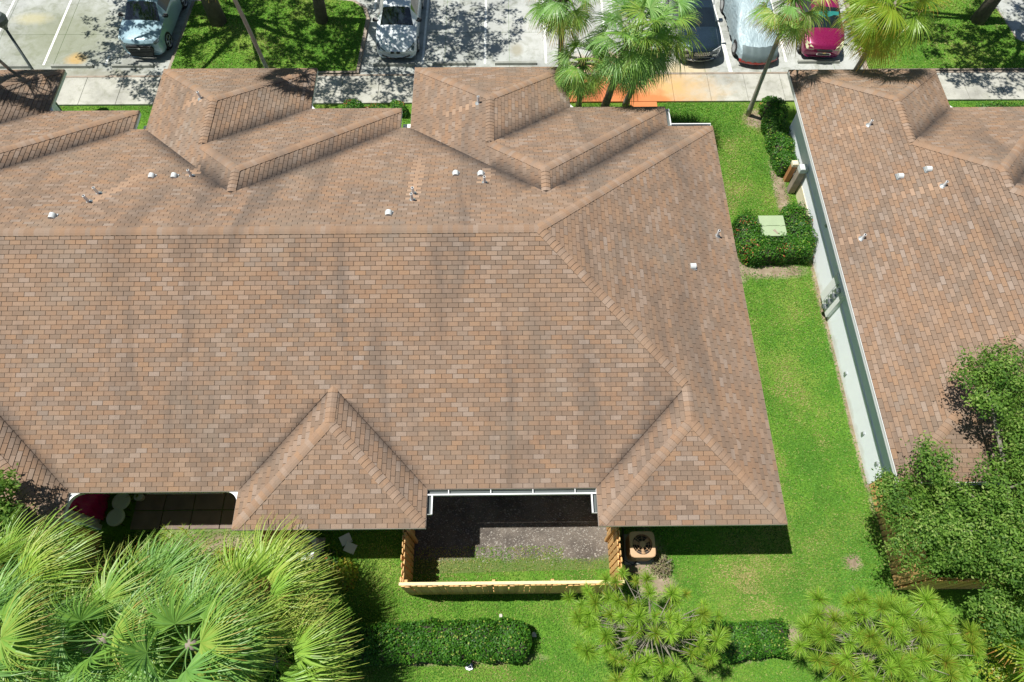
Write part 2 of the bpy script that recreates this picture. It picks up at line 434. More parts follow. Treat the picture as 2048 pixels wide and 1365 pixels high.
def visible_pieces(poly, pi_, u, units):
    """part of poly on plane pi_ of unit u that is the top of the whole roof"""
    P = u.pl[pi_]
    for k, Q in enumerate(u.pl):
        if k != pi_:
            poly = clip(poly, Q[0] - P[0], Q[1] - P[1], Q[2] - P[2])
            if len(poly) < 3: return []
    poly = clip(poly, P[0], P[1], P[2])
    pieces = [poly]
    bx0 = min(p[0] for p in poly) if poly else 0
    ui = units.index(u)
    for vi, v in enumerate(units):
        if v is u: continue
        res = []
        for pc in pieces:
            if len(pc) < 3: continue
            if max(p[0] for p in pc) <= v.x0 or min(p[0] for p in pc) >= v.x1 or max(p[1] for p in pc) <= v.y0 or min(p[1] for p in pc) >= v.y1:
                res.append(pc); continue
            eps = 1e-4 if vi < ui else -1e-4       # ties: the earlier unit keeps the plane
            rem = pc
            hs = [(Q[0] - P[0], Q[1] - P[1], Q[2] - P[2] + eps) for Q in v.pl]
            for a, b, c in hs:
                o = clip(rem, -a, -b, -c)
                if area(o) > 1e-5: res.append(o)
                rem = clip(rem, a, b, c)
                if len(rem) < 3 or area(rem) < 1e-6: rem = []; break
        pieces = res
    return [p for p in pieces if area(p) > 2e-4]

def other_d(x, y, u, units):
    b = -9
    for v in units:
        if v is not u: b = max(b, v.d(x, y))
    return b

def other_d2(x, y, u, P, units):
    """height of the nearest unit whose plane here faces another way"""
    b = -9; bu = None
    for v in units:
        if v is u: continue
        d = v.d(x, y)
        if d > b: b = d; bu = v
    if bu is not None:
        Q = min(bu.pl, key=lambda q: q[0] * x + q[1] * y + q[2])
        if Q[0] == P[0] and Q[1] == P[1]: return -9
        hx, hy = x + Q[0] * .7, y + Q[1] * .7
        if bu.d(hx, hy) < u.d(hx, hy) + .04: return -9
    return b

TINTS = [((i * 0.618 + .07) % 1.0) for i in range(14)]
CAMP = Vector((-0.089, 0, 21.683))

def roof(parent, units, mat, xr, n_single, cleans=(), seed=0, vis=lambda x, y: True):
    R = random.Random(seed)
    zt = lambda P, x, y: HE + SL * (P[0] * x + P[1] * y + P[2])
    # underlay
    deck = MB()
    for u in units:
        for k in range(4):
            for pc in visible_pieces([(u.x0, u.y0), (u.x1, u.y0), (u.x1, u.y1), (u.x0, u.y1)], k, u, units):
                P = u.pl[k]
                deck.add([(x, y, zt(P, x, y) - .004) for x, y in pc], [tuple(range(len(pc)))])
    rf = deck.build('roof', M['deck'], parent)
    field = MB(); singles = []
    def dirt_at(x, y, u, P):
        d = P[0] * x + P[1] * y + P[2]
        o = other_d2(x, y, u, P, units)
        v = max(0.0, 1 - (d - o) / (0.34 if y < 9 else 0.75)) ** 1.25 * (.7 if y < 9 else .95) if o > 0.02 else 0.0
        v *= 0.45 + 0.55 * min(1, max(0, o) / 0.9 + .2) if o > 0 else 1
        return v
    def clean_at(x, y):
        c = 0.0
        for (ax, ay, bx, by, w) in cleans:
            dx, dy = bx - ax, by - ay; L2 = dx * dx + dy * dy
            t = ((x - ax) * dx + (y - ay) * dy) / L2
            if -0.02 < t < 1:
                e = abs((x - ax) * dy - (y - ay) * dx) / sqrt(L2)
                c = max(c, max(0, min(1, (w * 1.25 - e) / (w * .5))) * (1 - .5 * t) * 1.1)
        return c
    for u in units:
        for k in range(4):
            P = u.pl[k]
            along_x = P[0] == 0
            a0, a1 = (u.x0, u.x1) if along_x else (u.y0, u.y1)
            if along_x: a0, a1 = max(a0, xr[0]), min(a1, xr[1])
            D = min(u.x1 - u.x0, u.y1 - u.y0) / 2
            nrow = int(D * CSL / EXP) + 1
            for r in range(nrow):
                d0 = r * EXP / CSL; d1 = min((r + 1) * EXP / CSL, D)
                if d1 - d0 < .01: continue
                off = (r % 2) * TABW / 2 + 0.02 * sin(r * 1.7) + (r // 7) * .013
                ia, ib = int((a0 - off) / TABW) - 1, int((a1 - off) / TABW) + 1
                for i in range(ia, ib + 1):
                    s0 = off + i * TABW + GAP / 2; s1 = s0 + TABW - GAP
                    if s1 < a0 or s0 > a1: continue
                    e0, e1 = max(s0, a0), min(s1, a1)
                    if e1 - e0 < .02: continue
                    if along_x:
                        yy0, yy1 = (u.y0 + d0, u.y0 + d1) if P[1] > 0 else (u.y1 - d1, u.y1 - d0)
                        poly = [(e0, yy0), (e1, yy0), (e1, yy1), (e0, yy1)]
                    else:
                        xx0, xx1 = (u.x0 + d0, u.x0 + d1) if P[0] > 0 else (u.x1 - d1, u.x1 - d0)
                        if xx1 < xr[0] or xx0 > xr[1]: continue
                        poly = [(xx0, e0), (xx1, e0), (xx1, e1), (xx0, e1)]
                    cx = (poly[0][0] + poly[2][0]) / 2; cy = (poly[0][1] + poly[2][1]) / 2
                    # quick reject
                    if u.d(cx, cy) + 0.4 < P[0] * cx + P[1] * cy + P[2]: continue
                    pcs = visible_pieces(poly, k, u, units)
                    if not pcs: continue
                    t = R.random()
                    jit = R.uniform(-.002, .003)
                    full = len(pcs) == 1 and abs(area(pcs[0]) - area(poly)) < 1e-5 and (e1 - e0) > TABW - GAP - .001 and d1 - d0 > EXP / CSL - .001
                    if full and P[1] > 0 and vis(cx, cy) and u.d(cx, cy) - other_d(cx, cy, u, units) > .45:
                        dist = (Vector((cx, cy, 4)) - CAMP).length
                        singles.append((dist, t, u, k, (poly, d0), jit))
                        continue
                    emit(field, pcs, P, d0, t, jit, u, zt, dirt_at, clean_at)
    singles.sort(key=lambda q: q[0])
    for q in singles[n_single:]:
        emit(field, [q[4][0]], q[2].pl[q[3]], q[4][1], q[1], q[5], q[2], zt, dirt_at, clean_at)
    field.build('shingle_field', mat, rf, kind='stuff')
    # single shingles share a few meshes
    metas = []
    for t in TINTS:
        b = MB(); w = (TABW - GAP) / 2; h = EXP / CSL
        top = [(-w, 0, .019), (w, 0, .019), (w, h, .003 + SL * h), (-w, h, .003 + SL * h)]
        bot = [(-w, 0, -.004), (w, 0, -.004), (w, h, SL * h - .004), (-w, h, SL * h - .004)]
        b.add(top + bot, [(0, 1, 2, 3), (4, 5, 1, 0), (5, 6, 2, 1), (6, 7, 3, 2), (7, 4, 0, 3)], tint=(t, 0, 0, 1))
        b.a[4:] = [(t, 1.7, 0, 1)] * 4  # lower edge coloured dark: edge grime and the butt's painted shadow line together
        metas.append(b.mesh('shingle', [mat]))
    for q in singles[:n_single]:
        poly, d0 = q[4]; u = q[2]; P = u.pl[q[3]]
        o = bpy.data.objects.new('shingle', metas[int(q[1] * len(metas))]); COL.objects.link(o); o.parent = rf
        cx = (poly[0][0] + poly[1][0]) / 2; y = poly[0][1]
        o.location = (cx, y, zt(P, cx, y) + q[5])
    # ridge and hip caps
    lines = []
    for u in units:
        w = u.x1 - u.x0; h = u.y1 - u.y0; m = min(w, h) / 2
        if w <= h: A, B = (u.x0 + m, u.y0 + m), (u.x0 + m, u.y1 - m)
        else: A, B = (u.x0 + m, u.y0 + m), (u.x1 - m, u.y0 + m)
        lines.append((u, A, B, 'r'))
        for c in ((u.x0, u.y0), (u.x1, u.y0), (u.x1, u.y1), (u.x0, u.y1)):
            e = min((A, B), key=lambda q: (q[0] - c[0]) ** 2 + (q[1] - c[1]) ** 2)
            lines.append((u, c, e, 'h'))
    caps = []; seen = set()
    for u, A, B, kind in lines:
        L = sqrt((B[0] - A[0]) ** 2 + (B[1] - A[1]) ** 2)
        if L < .1: continue
        dx, dy = (B[0] - A[0]) / L, (B[1] - A[1]) / L
        fl = L * (sqrt(1 + SL * SL / 2) if kind == 'h' else 1)
        n = int(fl / 0.142)
        for i in range(n):
            t0, t1 = i / n * L, min(L, (i + 1.25) / n * L)
            mx, my = A[0] + dx * (i + .5) / n * L, A[1] + dy * (i + .5) / n * L
            if not (xr[0] < mx < xr[1]): continue
            if other_d(mx, my, u, units) > u.d(mx, my) - .03:
                # shared hip of two units: keep once
                continue
            key = (round(mx, 1), round(my, 1))
            if key in seen: continue
            seen.add(key)
            caps.append((u, A, dx, dy, t0, t1, (Vector((mx, my, 4)) - CAMP).length, vis(mx, my), kind))
    caps.sort(key=lambda q: (not q[7], q[6]))
    rest = MB()
    for j, (u, A, dx, dy, t0, t1, dist, v, kind) in enumerate(caps):
        b = MB() if j < 290 else rest
        nx, ny = -dy, dx; W = .140
        t = 0.3 + 0.65 * R.random()
        V = []
        for tt, lift in ((t0, .036 + R.uniform(-.003, .005)), (t1, .018)):
            for s in (-1, -.5, 0, .5, 1):
                x = A[0] + dx * tt + nx * s * W; y = A[1] + dy * tt + ny * s * W
                hx, hy = A[0] + dx * tt, A[1] + dy * tt
                base = HE + SL * u.d(hx, hy)
                drop = SL * W * abs(s) * (0.7071 if kind == 'h' else 1.0)
                round_ = {0: -.006, .5: .004, 1: .0}[abs(s)]
                x = min(max(x, u.x0), u.x1); y = min(max(y, u.y0), u.y1)
                V.append((x, y, base - drop + lift + round_))
        V2 = [(x, y, z - .024) for x, y, z in V]
        F = [(i, i + 1, i + 6, i + 5) for i in range(4)] + [(10 + i + 1, 10 + i, i, i + 1) for i in range(4)] + [(0, 5, 15, 10), (4, 14, 19, 9)] + [(i + 5, i + 6, i + 16, i + 15) for i in range(4)]
        b.add(V + V2, F, tint=(t, 0.0, 0.25, 1)); b.a[-10:] = [(t, 1.5, 0, 1)] * 10  # cap lower edges coloured dark, a painted shadow line along each cap
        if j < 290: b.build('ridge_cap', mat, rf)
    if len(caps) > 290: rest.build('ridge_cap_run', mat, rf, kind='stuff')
    return rf

def emit(b, pcs, P, d0, t, jit, u, zt, dirt_at, clean_at):
    for pc in pcs:
        n = len(pc)
        top = []; bot = []; att = []
        for x, y in pc:
            dd = (P[0] * x + P[1] * y + P[2] - d0) * CSL / EXP
            z = zt(P, x, y)
            top.append((x, y, z + .019 - .016 * max(0, min(1, dd)) + jit)); bot.append((x, y, z - .004))
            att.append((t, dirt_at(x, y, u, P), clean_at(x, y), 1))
        cc = clean_at(sum(p[0] for p in pc) / n, sum(p[1] for p in pc) / n)
        att = [(q[0], q[1], cc, 1) for q in att]; low = [(q[0], 1.7, 0, 1) for q in att]  # low: skirt bottoms darkened, grime plus a painted shadow line under each tab
        base = len(b.v)
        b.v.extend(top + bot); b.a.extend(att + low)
        b.f.append(tuple(range(base, base + n))); b.m.append(0)
        for i in range(n):
            j = (i + 1) % n
            b.f.append((base + n + i, base + n + j, base + j, base + i)); b.m.append(0)

def edges_outside(u, units):
    """boundary segments of u's footprint not inside other units"""
    out = []
    for k, (a, b) in enumerate((((u.x0, u.y0), (u.x1, u.y0)), ((u.x1, u.y0), (u.x1, u.y1)), ((u.x1, u.y1), (u.x0, u.y1)), ((u.x0, u.y1), (u.x0, u.y0)))):
        segs = [(0.0, 1.0)]
        L = sqrt((b[0] - a[0]) ** 2 + (b[1] - a[1]) ** 2)
        for v in units:
            if v is u: continue
            new = []
            for s0, s1 in segs:
                # parameter interval inside v
                lo, hi = s0, s1
                ok = True
                for (p, q, lo_b, hi_b) in ((a[0], b[0], v.x0, v.x1), (a[1], b[1], v.y0, v.y1)):
                    if abs(q - p) < 1e-9:
                        tie = units.index(v) < units.index(u)
                        if tie:
                            if p < lo_b - 1e-3 or p > hi_b + 1e-3: ok = False
                        else:
                            if p <= lo_b + 1e-3 or p >= hi_b - 1e-3: ok = False
                    else:
                        t0, t1 = sorted(((lo_b - p) / (q - p), (hi_b - p) / (q - p)))
                        lo, hi = max(lo, t0), min(hi, t1)
                if not ok or hi <= lo: new.append((s0, s1)); continue
                if lo > s0: new.append((s0, lo))
                if hi < s1: new.append((hi, s1))
            segs = new
        nrm = [(0, -1), (1, 0), (0, 1), (-1, 0)][k]
        for s0, s1 in segs:
            if (s1 - s0) * L > .02:
                out.append(((a[0] + (b[0] - a[0]) * s0, a[1] + (b[1] - a[1]) * s0), (a[0] + (b[0] - a[0]) * s1, a[1] + (b[1] - a[1]) * s1), nrm))
    return out

def house(name, label, units, mat, xr, nsing, cleans, seed, vis, inset=0.72, drip=M['trim']):
    root = empty(name, (0, 0, 0), label, 'house')
    roof(root, units, mat, xr, nsing, cleans, seed, vis)
    fa = MB(); dr = MB()
    for u in units:
        for a, b, n in edges_outside(u, units):
            L = abs(b[0] - a[0]) + abs(b[1] - a[1])
            c = ((a[0] + b[0]) / 2 - n[0] * .016, (a[1] + b[1]) / 2 - n[1] * .016, HE - .095)
            d = (L, .028, .17) if n[0] == 0 else (.028, L, .17)
            fa.box(c, d)
            # metal drip edge
            c2 = ((a[0] + b[0]) / 2 + n[0] * .006, (a[1] + b[1]) / 2 + n[1] * .006, HE - .028)
            d2 = (L + .01, .012, .05) if n[0] == 0 else (.012, L + .01, .05)
            dr.box(c2, d2)
    fa.build('fascia', M['trim'], root)
    dr.build('drip_edge', drip, root)
    so = MB(); wa = MB()
    for i, u in enumerate(units):
        z = HE - .175 - .003 * i
        so.add([(u.x0 + .03, u.y0 + .03, z), (u.x1 - .03, u.y0 + .03, z), (u.x1 - .03, u.y1 - .03, z), (u.x0 + .03, u.y1 - .03, z)], [(3, 2, 1, 0)])
        wa.box(((u.x0 + u.x1) / 2, (u.y0 + u.y1) / 2, (HE - .19) / 2 - .02 - i * .002), (u.x1 - u.x0 - 2 * inset - i * .0011, u.y1 - u.y0 - 2 * inset - i * .0013, HE - .19))
    so.build('soffit', M['trim'], root)
    wa.build('wall', M['paint'], root)
    return root

Y0, Y1 = 4.786, 18.008
U_MAIN = [Unit(-29.0, 7.439, Y0, Y1),
          Unit(2.343, 7.439, 3.739, 12.0), Unit(-7.536, -2.336, 3.73, 12.0), Unit(-17.39, -12.19, 3.80, 12.0),
          Unit(-3.537, 5.802, 8.0, 18.968), Unit(-13.107, -3.915, 8.0, 18.968), Unit(-22.68, -13.56, 8.0, 18.93),
          Unit(-3.537, 2.289, 10.5, 21.062), Unit(-13.107, -7.279, 10.5, 21.062), Unit(-22.68, -16.90, 10.5, 21.062)]
def in_main(x, y):
    return (x > -12 - (y - 4) * .35) and x < 7.2
CL = [(-12.45, 12.95, -11.55, 15.0, .17), (-2.90, 12.9, -2.92, 15.6, .18), (-0.76, 13.95, -0.70, 14.9, .16), (6.80, 12.95, 7.40, 12.95, .10),
      (-10.12, 14.5, -10.1, 15.1, .13), (-1.05, 18.06, -2.3, 18.06, .12), (-10.75, 18.45, -11.5, 18.45, .14)]
main_house = house('townhouse_row', 'long row of townhouses under one tan shingled roof with many hips and gables',
                   U_MAIN, M['shingle'], (-27.5, 7.6), 298, CL, 3, in_main, drip=M['drip'])
U_RB = [Unit(10.76, 30.0, Y0 + .05, Y1), Unit(10.761, 20.1, 8.0, 18.85), Unit(10.762, 16.38, 10.5, 20.83)]
CL2 = [(12.5, 17.25, 11.5, 17.25, .11), (11.45, 12.83, 10.78, 12.83, .09), (13.85, 14.07, 12.55, 14.07, .10)]
right_house = house('townhouse', 'second tan roofed townhouse with a long white side wall, right of the grass strip',
                    U_RB, M['shingle_b'], (10.7, 22.5), 298, CL2, 8, lambda x, y: x < 17 and y < 18, inset=0.72, drip=M['trim'])

def pipe_vent(parent, x, y, z, h=.34):
    b = MB(); b.tube([(x, y, z - .06), (x, y, z + h)], .042, 12, m=0)
    b.cyl((x, y, z - .02), .12, .05, 12, r2=.06, m=1)
    b.cyl((x, y, z + h + .002), .03, .004, 10, m=2)
    b.build('vent_pipe', [M['trim'], M['steel'], M['black']], parent, smooth=False)
def hood_vent(parent, x, y, z, ax, ay):
    """small half-barrel hood, open end towards the slope"""
    b = MB(); n = 12; r = .10; L = .17
    V = []
    for k in (-.5, .5):
        for i in range(n + 1):
            a = pi * i / n
            s = r * cos(a); hh = r * 1.15 * sin(a)
            V.append((x + ax * L * k - ay * s, y + ay * L * k + ax * s, z + .02 + hh))
    F = [(i, i + 1, n + 2 + i, n + 1 + i) for i in range(n)] + [tuple(range(n + 1)), tuple(n + 1 + i for i in reversed(range(n + 1)))]
    b.add(V, F, m=0)
    b.box((x, y, z - .01), (.24, .24, .03), m=1)
    b.build('vent_hood', [M['pale_metal'], M['steel']], parent)
zf = lambda y: HE + SL * (Y1 - y)
for x, y in ((-12.52, 13.44), (-12.56, 12.95), (-10.10, 14.5), (-2.91, 13.31), (-2.90, 12.93), (-0.76, 13.95)):
    pipe_vent(main_house, x, y, zf(y), .30)
pipe_vent(main_house, 6.79, 12.97, HE + SL * (7.439 - 6.79), .3)
pipe_vent(main_house, -10.78, 18.43, HE + SL * (13.107 - 10.78), .3)
pipe_vent(main_house, -1.03, 18.06, HE + SL * (3.537 - 1.03), .3)
for x, y in ((-13.16, 12.12), (-11.33, 14.45), (-10.62, 14.45), (-3.49, 12.15), (-1.69, 14.49), (-0.89, 14.46)):
    hood_vent(main_house, x, y, zf(y), 0, 1)
hood_vent(main_house, 5.68, 11.46, HE + SL * (7.439 - 5.68), 1, 0)
for x, y in ((12.59, 17.23), (11.50, 12.80), (13.91, 14.05)):
    pipe_vent(right_house, x, y, HE + SL * (x - 10.76), .22)
for x, y in ((12.92, 14.8), (13.67, 14.8)):
    hood_vent(right_house, x, y, HE + SL * (x - 10.76), 1, 0)

# gutters in the rear notch: U-shaped run of trough with hangers
def gutter(parent, a, b, n, hang=True):
    m = MB(); L = abs(b[0] - a[0]) + abs(b[1] - a[1]); cx, cy = (a[0] + b[0]) / 2, (a[1] + b[1]) / 2
    sx = n[0] == 0
    def bx(off, z, w, h, mi):
        m.box((cx + n[0] * off, cy + n[1] * off, z), (L, w, h) if sx else (w, L, h), m=mi)
    bx(.075, HE - .135, .125, .01, 1)      # floor
    bx(.016, HE - .09, .006, .085, 1)      # back
    bx(.145, HE - .085, .018, .11, 0)      # front
    bx(.137, HE - .026, .036, .012, 0)     # lip
    for s in (-1, 1):
        c = (cx + s * L / 2 + n[0] * .078, cy + n[1] * .078, HE - .09) if sx else (cx + n[0] * .078, cy + s * L / 2, HE - .09)
        m.box(c, (.006, .13, .10) if sx else (.13, .006, .10), m=0)
    g = m.build('gutter', [M['trim'], M['trough']], parent)
    if hang:
        k = max(2, int(L / .95))
        for i in range(k):
            t = (i + .5) / k - .5
            h = MB(); h.box((cx + t * L + n[0] * .075, cy + n[1] * .075, HE - .028) if sx else (cx + n[0] * .075, cy + t * L, HE - .028), (.02, .13, .008) if sx else (.13, .02, .008))
            h.build('hanger', M['trim'], g)
# open valleys: thin dark crease where the rear gables meet the big slope
for u in U_MAIN[1:4]:
    m_ = (u.x1 - u.x0) / 2
    for xa, sx in ((u.x0, 1), (u.x1, -1)):
        if xa > 7: continue
        vb = MB(); vb.tube([(xa + sx * .02, Y0 + .02, HE + .018), (xa + sx * (m_ - .12), Y0 + m_ - .12, HE + SL * (m_ - .12) + .018)], .011, 5); vb.build('valley_crease', M['deck'], main_house)
gutter(main_house, (-2.33, 4.77), (2.33, 4.77), (0, -1))
gutter(main_house, (-2.33, 4.62), (-2.33, 4.10), (1, 0), False)
gutter(main_house, (2.34, 4.62), (2.34, 4.10), (-1, 0), False)
gutter(main_house, (5.805, 18.90), (5.805, 18.10), (1, 0), False)
gutter(main_house, (5.95, 18.02), (7.40, 18.02), (0, 1), False)
# white curved bracket pieces in the inner eave corners
def corner_piece(parent, x, y, sx, sy, r=.42):
    P = [(x, y)] + [(x + sx * r * (1 - sin(t * pi / 2 / 8) ** 1.0), y + sy * r * (1 - cos(t * pi / 2 / 8))) for t in range(9)]
    if sx * sy < 0: P = P[::-1]
    b = MB(); b.prism(P, HE - .19, HE - .06)
    b.build('corner_bracket', M['trim'], parent)
for x, y, sx, sy in ((-12.18, 4.78, 1, -1), (-7.545, 4.78, -1, -1), (2.295, 18.975, 1, 1), (-7.275, 18.975, 1, 1), (-16.89, 18.94, 1, 1), (16.39, 18.86, 1, 1),
                     (-13.55, 18.015, 1, 1), (-13.115, 18.015, -1, 1), (-3.905, 18.015, 1, 1), (-3.545, 18.015, -1, 1)):
    corner_piece(main_house if x < 10 else right_house, x, y, sx, sy, .36 if abs(x + 13.3) > .5 and abs(x + 3.7) > .5 else .16)
# party-wall cross pieces in the narrow slots between units
for x in (-13.335, -3.726):
    b = MB(); b.box((x, 18.5, 2.55), (.34, .2, .12)); b.build('cross_beam', M['trim'], main_house)

# rear openings: sliding glass doors and windows in the walls
def opening(parent, c, w, h, axis, nrm, kind='window', panes=2):
    """frame + panes just proud of a wall; axis 'x' or 'y' is the wall direction"""
    f = MB()
    def bx(du, dz, sw, sh, dep, off, mb):
        if axis == 'x': mb.box((c[0] + du, c[1] + nrm * off, c[2] + dz), (sw, dep, sh))
        else: mb.box((c[0] + nrm * off, c[1] + du, c[2] + dz), (dep, sw, sh))
    for s in (-1, 1):
        bx(s * (w / 2 - .03), 0, .06, h, .06, .02, f); bx(0, s * (h / 2 - .03), w - .12, .06, .06, .02, f)
    for i in range(1, panes): bx(-w / 2 + i * w / panes, 0, .05, h - .12, .05, .02, f)
    fo = f.build(kind, M['trim'], parent)
    for i in range(panes):
        p = MB(); bx(-w / 2 + (i + .5) * w / panes, 0, w / panes - .06, h - .12, .012, .015, p)
        p.build('pane', M['glass'], fo)
wy = Y0 + .72
opening(main_house, (0, wy, 1.06), 2.4, 2.05, 'x', -1, 'sliding_door')
opening(main_house, (-10.4, wy, 1.06), 2.4, 2.05, 'x', -1, 'sliding_door')
for x in (4.89, -4.94): opening(main_house, (x, (3.739 if x > 0 else 3.73) + .72, 1.5), 1.4, 1.1, 'x', -1)
opening(main_house, (7.439 - .72, 9.5, 1.6), 1.0, 1.0, 'y', 1)
opening(right_house, (14.6, Y0 + .05 + .72, 1.06), 2.4, 2.05, 'x', -1, 'sliding_door')
# long moulding on the white side wall + yellowed plinth
b = MB(); b.box((10.76 + .72 - .02, 11.6, 1.18), (.05, 12.0, .035)); b.build('wall_ledge', M['trim'], right_house)
for y_, z_ in ((7.1, .55), (9.3, .4), (14.6, 1.6), (6.0, .9)):
    b = MB(); b.box((10.76 + .72 - .03, y_, z_), (.06, .10, .14), bev=.01); b.build('wall_box', M['steel'], right_house)
b = MB(); b.box((10.76 + .72 - .012, 16.6, .30), (.02, 2.2, .60)); b.build('plinth', M['cream'], right_house)

# ================================================================ GROUND
b = MB(); b.add([(-220, -180, 0), (220, -180, 0), (220, 260, 0), (-220, 260, 0)], [(0, 1, 2, 3)])
b.build('ground', M['ground'], kind='structure')

# parking lot of concrete panels
lot = empty('parking_lot', (0, 0, 0), kind='structure')
GJ = .012
rows = [(24.02, 26.72), (26.72, 29.7), (29.7, 33.5), (33.5, 38.0)]
xs = [-40.5 + 2.9 * i for i in range(29)]
for r, (ya, yb) in enumerate(rows):
    for i in range(len(xs) - 1):
        b = MB(); cx, cy = (xs[i] + xs[i + 1]) / 2, (ya + yb) / 2
        b.box((cx, cy, -.02), (2.9 - GJ, yb - ya - GJ, .06), bev=.004)
        b.build('concrete_panel', M['lot'], lot)
b = MB()
for x0, x1, ya, yb in ((-20.63, -20.60, 24.75, 29.1), (-23.33, -23.28, 24.75, 29.1), (-17.88, -17.86, 24.75, 25.3), (-3.78, -3.70, 24.7, 29.6), (-.99, -.97, 24.7, 29.6), (1.74, 1.74, 24.7, 29.6),
                       (4.5, 4.5, 24.7, 29.6), (7.1, 7.1, 24.7, 29.6), (12.5, 12.55, 24.7, 29.6), (-6.2, -6.18, 28.2, 29.6)):
    w = .05
    b.add([(x0 - w, ya, .0145), (x0 + w, ya, .0145), (x1 + w, yb, .0145), (x1 - w, yb, .0145)], [(0, 1, 2, 3)])
b.add([(9.84, 24.1, .0145), (10.0, 24.1, .0145), (9.78, 29.6, .0145), (9.62, 29.6, .0145)], [(0, 1, 2, 3)])
b.build('painted_line', M['line'], lot)

walk = empty('sidewalk', (0, 0, 0), kind='structure')
for i in range(40):
    x = -31.2 + 1.6 * i
    b = MB(); b.box((x + .8, 23.09, .03), (1.6 - .014, 1.60, .12), bev=.008); b.build('slab', M['walk'], walk)
for (cx, cy, w, h) in ((5.85, 21.62, 1.15, 1.30), (5.85, 20.4, 1.15, 1.1), (-3.72, 21.2, .30, 2.1), (-13.33, 21.2, .4, 2.1)):
    b = MB(); b.box((cx, cy, .028), (w, h, .118), bev=.008); b.build('slab', M['walk'], walk)
b = MB(); b.box((0, 23.955, .02), (82, .11, .15), bev=.012); b.build('kerb', M['kerb'], kind='structure')

def island(name, poly, wk=.14):
    n = len(poly)
    cx = sum(p[0] for p in poly) / n; cy = sum(p[1] for p in poly) / n
    b = MB(); b.prism(poly, -.05, .13)
    inner = []
    for x, y in poly:
        dx, dy = cx - x, cy - y; L = sqrt(dx * dx + dy * dy)
        inner.append((x + dx / L * wk * 1.2, y + dy / L * wk * 1.2))
    k = b.build(name + '_kerb', M['kerb'], kind='structure')
    g = MB(); g.prism(inner, .0, .145); g.build(name, M['ground'], kind='structure')
    return inner
ISL_A = [(-15.0, 24.05), (-6.55, 24.05), (-6.35, 27.6), (-6.55, 28.3), (-7.1, 28.8), (-8.0, 28.95), (-14.0, 29.0), (-14.8, 28.8)]
ISL_B = [(15.85, 24.05), (28, 24.05), (28, 25.5), (23.75, 25.55), (23.3, 25.85), (23.05, 28.0), (22.6, 28.9), (21.8, 29.1), (16.0, 29.1)]
island('grass_island_left', ISL_A); island('grass_island_right', ISL_B)

for k, (x0, x1) in enumerate(((-23.05, -21.19), (-20.2, -18.37), (-17.53, -15.7), (-5.95, -4.10), (-3.33, -1.43), (-.54, 1.31), (2.21, 4.05), (13.0, 14.85))):
    b = MB(); c = (x0 + x1) / 2; L = x1 - x0
    V = []
    for s in (-1, 1):
        for y, z in ((-.08, 0), (-.055, .115), (.055, .115), (.08, 0)): V.append((s * L / 2, y, z))
    b.add(V, [(0, 1, 2, 3), (7, 6, 5, 4), (4, 5, 1, 0), (5, 6, 2, 1), (6, 7, 3, 2), (3, 7, 4, 0)])
    for s in (-1, 1): b.cyl((s * L * .36, 0, .113), .016, .008, 8)
    lab = ['concrete wheel stop at the foot of the left lamp post', 'concrete wheel stop between the left lamp post and the pale silver SUV', 'concrete wheel stop in front of the pale silver SUV',
           'concrete wheel stop in front of the white sedan', 'concrete wheel stop in the shaded bay right of the white sedan', 'concrete wheel stop in the sunlit bay above the middle gable',
           'concrete wheel stop half hidden by the palm cluster', 'concrete wheel stop in front of the maroon hatchback'][k]
    b.build('wheel_stop', M['stop'], loc=(c, 24.66 if k > 3 else 24.62, .0105), label=lab, cat='wheel stop', group='concrete wheel stops along the parking bays')

# bare soil / gravel yard between the two rear gables
b = MB(); b.add([(-3.02, 2.95, .005), (3.0, 3.05, .005), (3.0, 5.6, .005), (-3.02, 5.6, .005)], [(0, 1, 2, 3)])
def mat_yard():
    m = NT('stony_soil'); p = m.pos()
    a = m.noise(p, 1.1, 4, .6); f = m.noise(p, 30, 3, .8)
    col = m.ramp(a, [(.35, (.10, .088, .078)), (.65, (.20, .175, .15))])
    col = m.mix(.6, col, m.ramp(f, [(.35, .5), (.65, 1.5)]), 'MULTIPLY')
    sp = m.n('ShaderNodeSeparateXYZ'); m.l(p, sp.inputs[0])
    e = m.math('ADD', sp.outputs[1], m.math('MULTIPLY', m.noise(p, 1.4, 4, .7), .9))
    col = m.mix(m.ramp(m.math('MULTIPLY', e, .2), [(.745, 0.0), (.79, 1.0)]), (.12, .17, .05), col)
    m.bump(f, .8, .03); return m.done(col, 1.0, spec=.1)
b.build('soil_yard', mat_yard(), kind='structure')
M['pebble'] = simple('pebble_grey', (.30, .28, .25), .9, var=.4, scale=6)
n = 2600
px = rng.uniform(-2.95, 2.95, n); py = rng.uniform(3.35, 5.5, n) + rng.normal(0, .12, n); s = rng.uniform(.008, .028, n) * np.where(rng.random(n) < .1, 1.6, 1)
V = np.zeros((n, 5, 3)); ang = rng.uniform(0, 6.28, n)
for k in range(4):
    V[:, k, 0] = px + s * np.cos(ang + k * pi / 2); V[:, k, 1] = py + s * .7 * np.sin(ang + k * pi / 2); V[:, k, 2] = .004
V[:, 4, 0] = px; V[:, 4, 1] = py; V[:, 4, 2] = .006 + s * .7
F = np.array([[[0, 1, 4], [1, 2, 4], [2, 3, 4], [3, 0, 4]]]) + (np.arange(n) * 5)[:, None, None]
np_mesh('gravel', V.reshape(-1, 3), F.reshape(-1, 3), rng.random(n * 5), M['pebble'], label='pale pebbles scattered on the bare soil of the fenced yard', cat='gravel', kind='stuff')

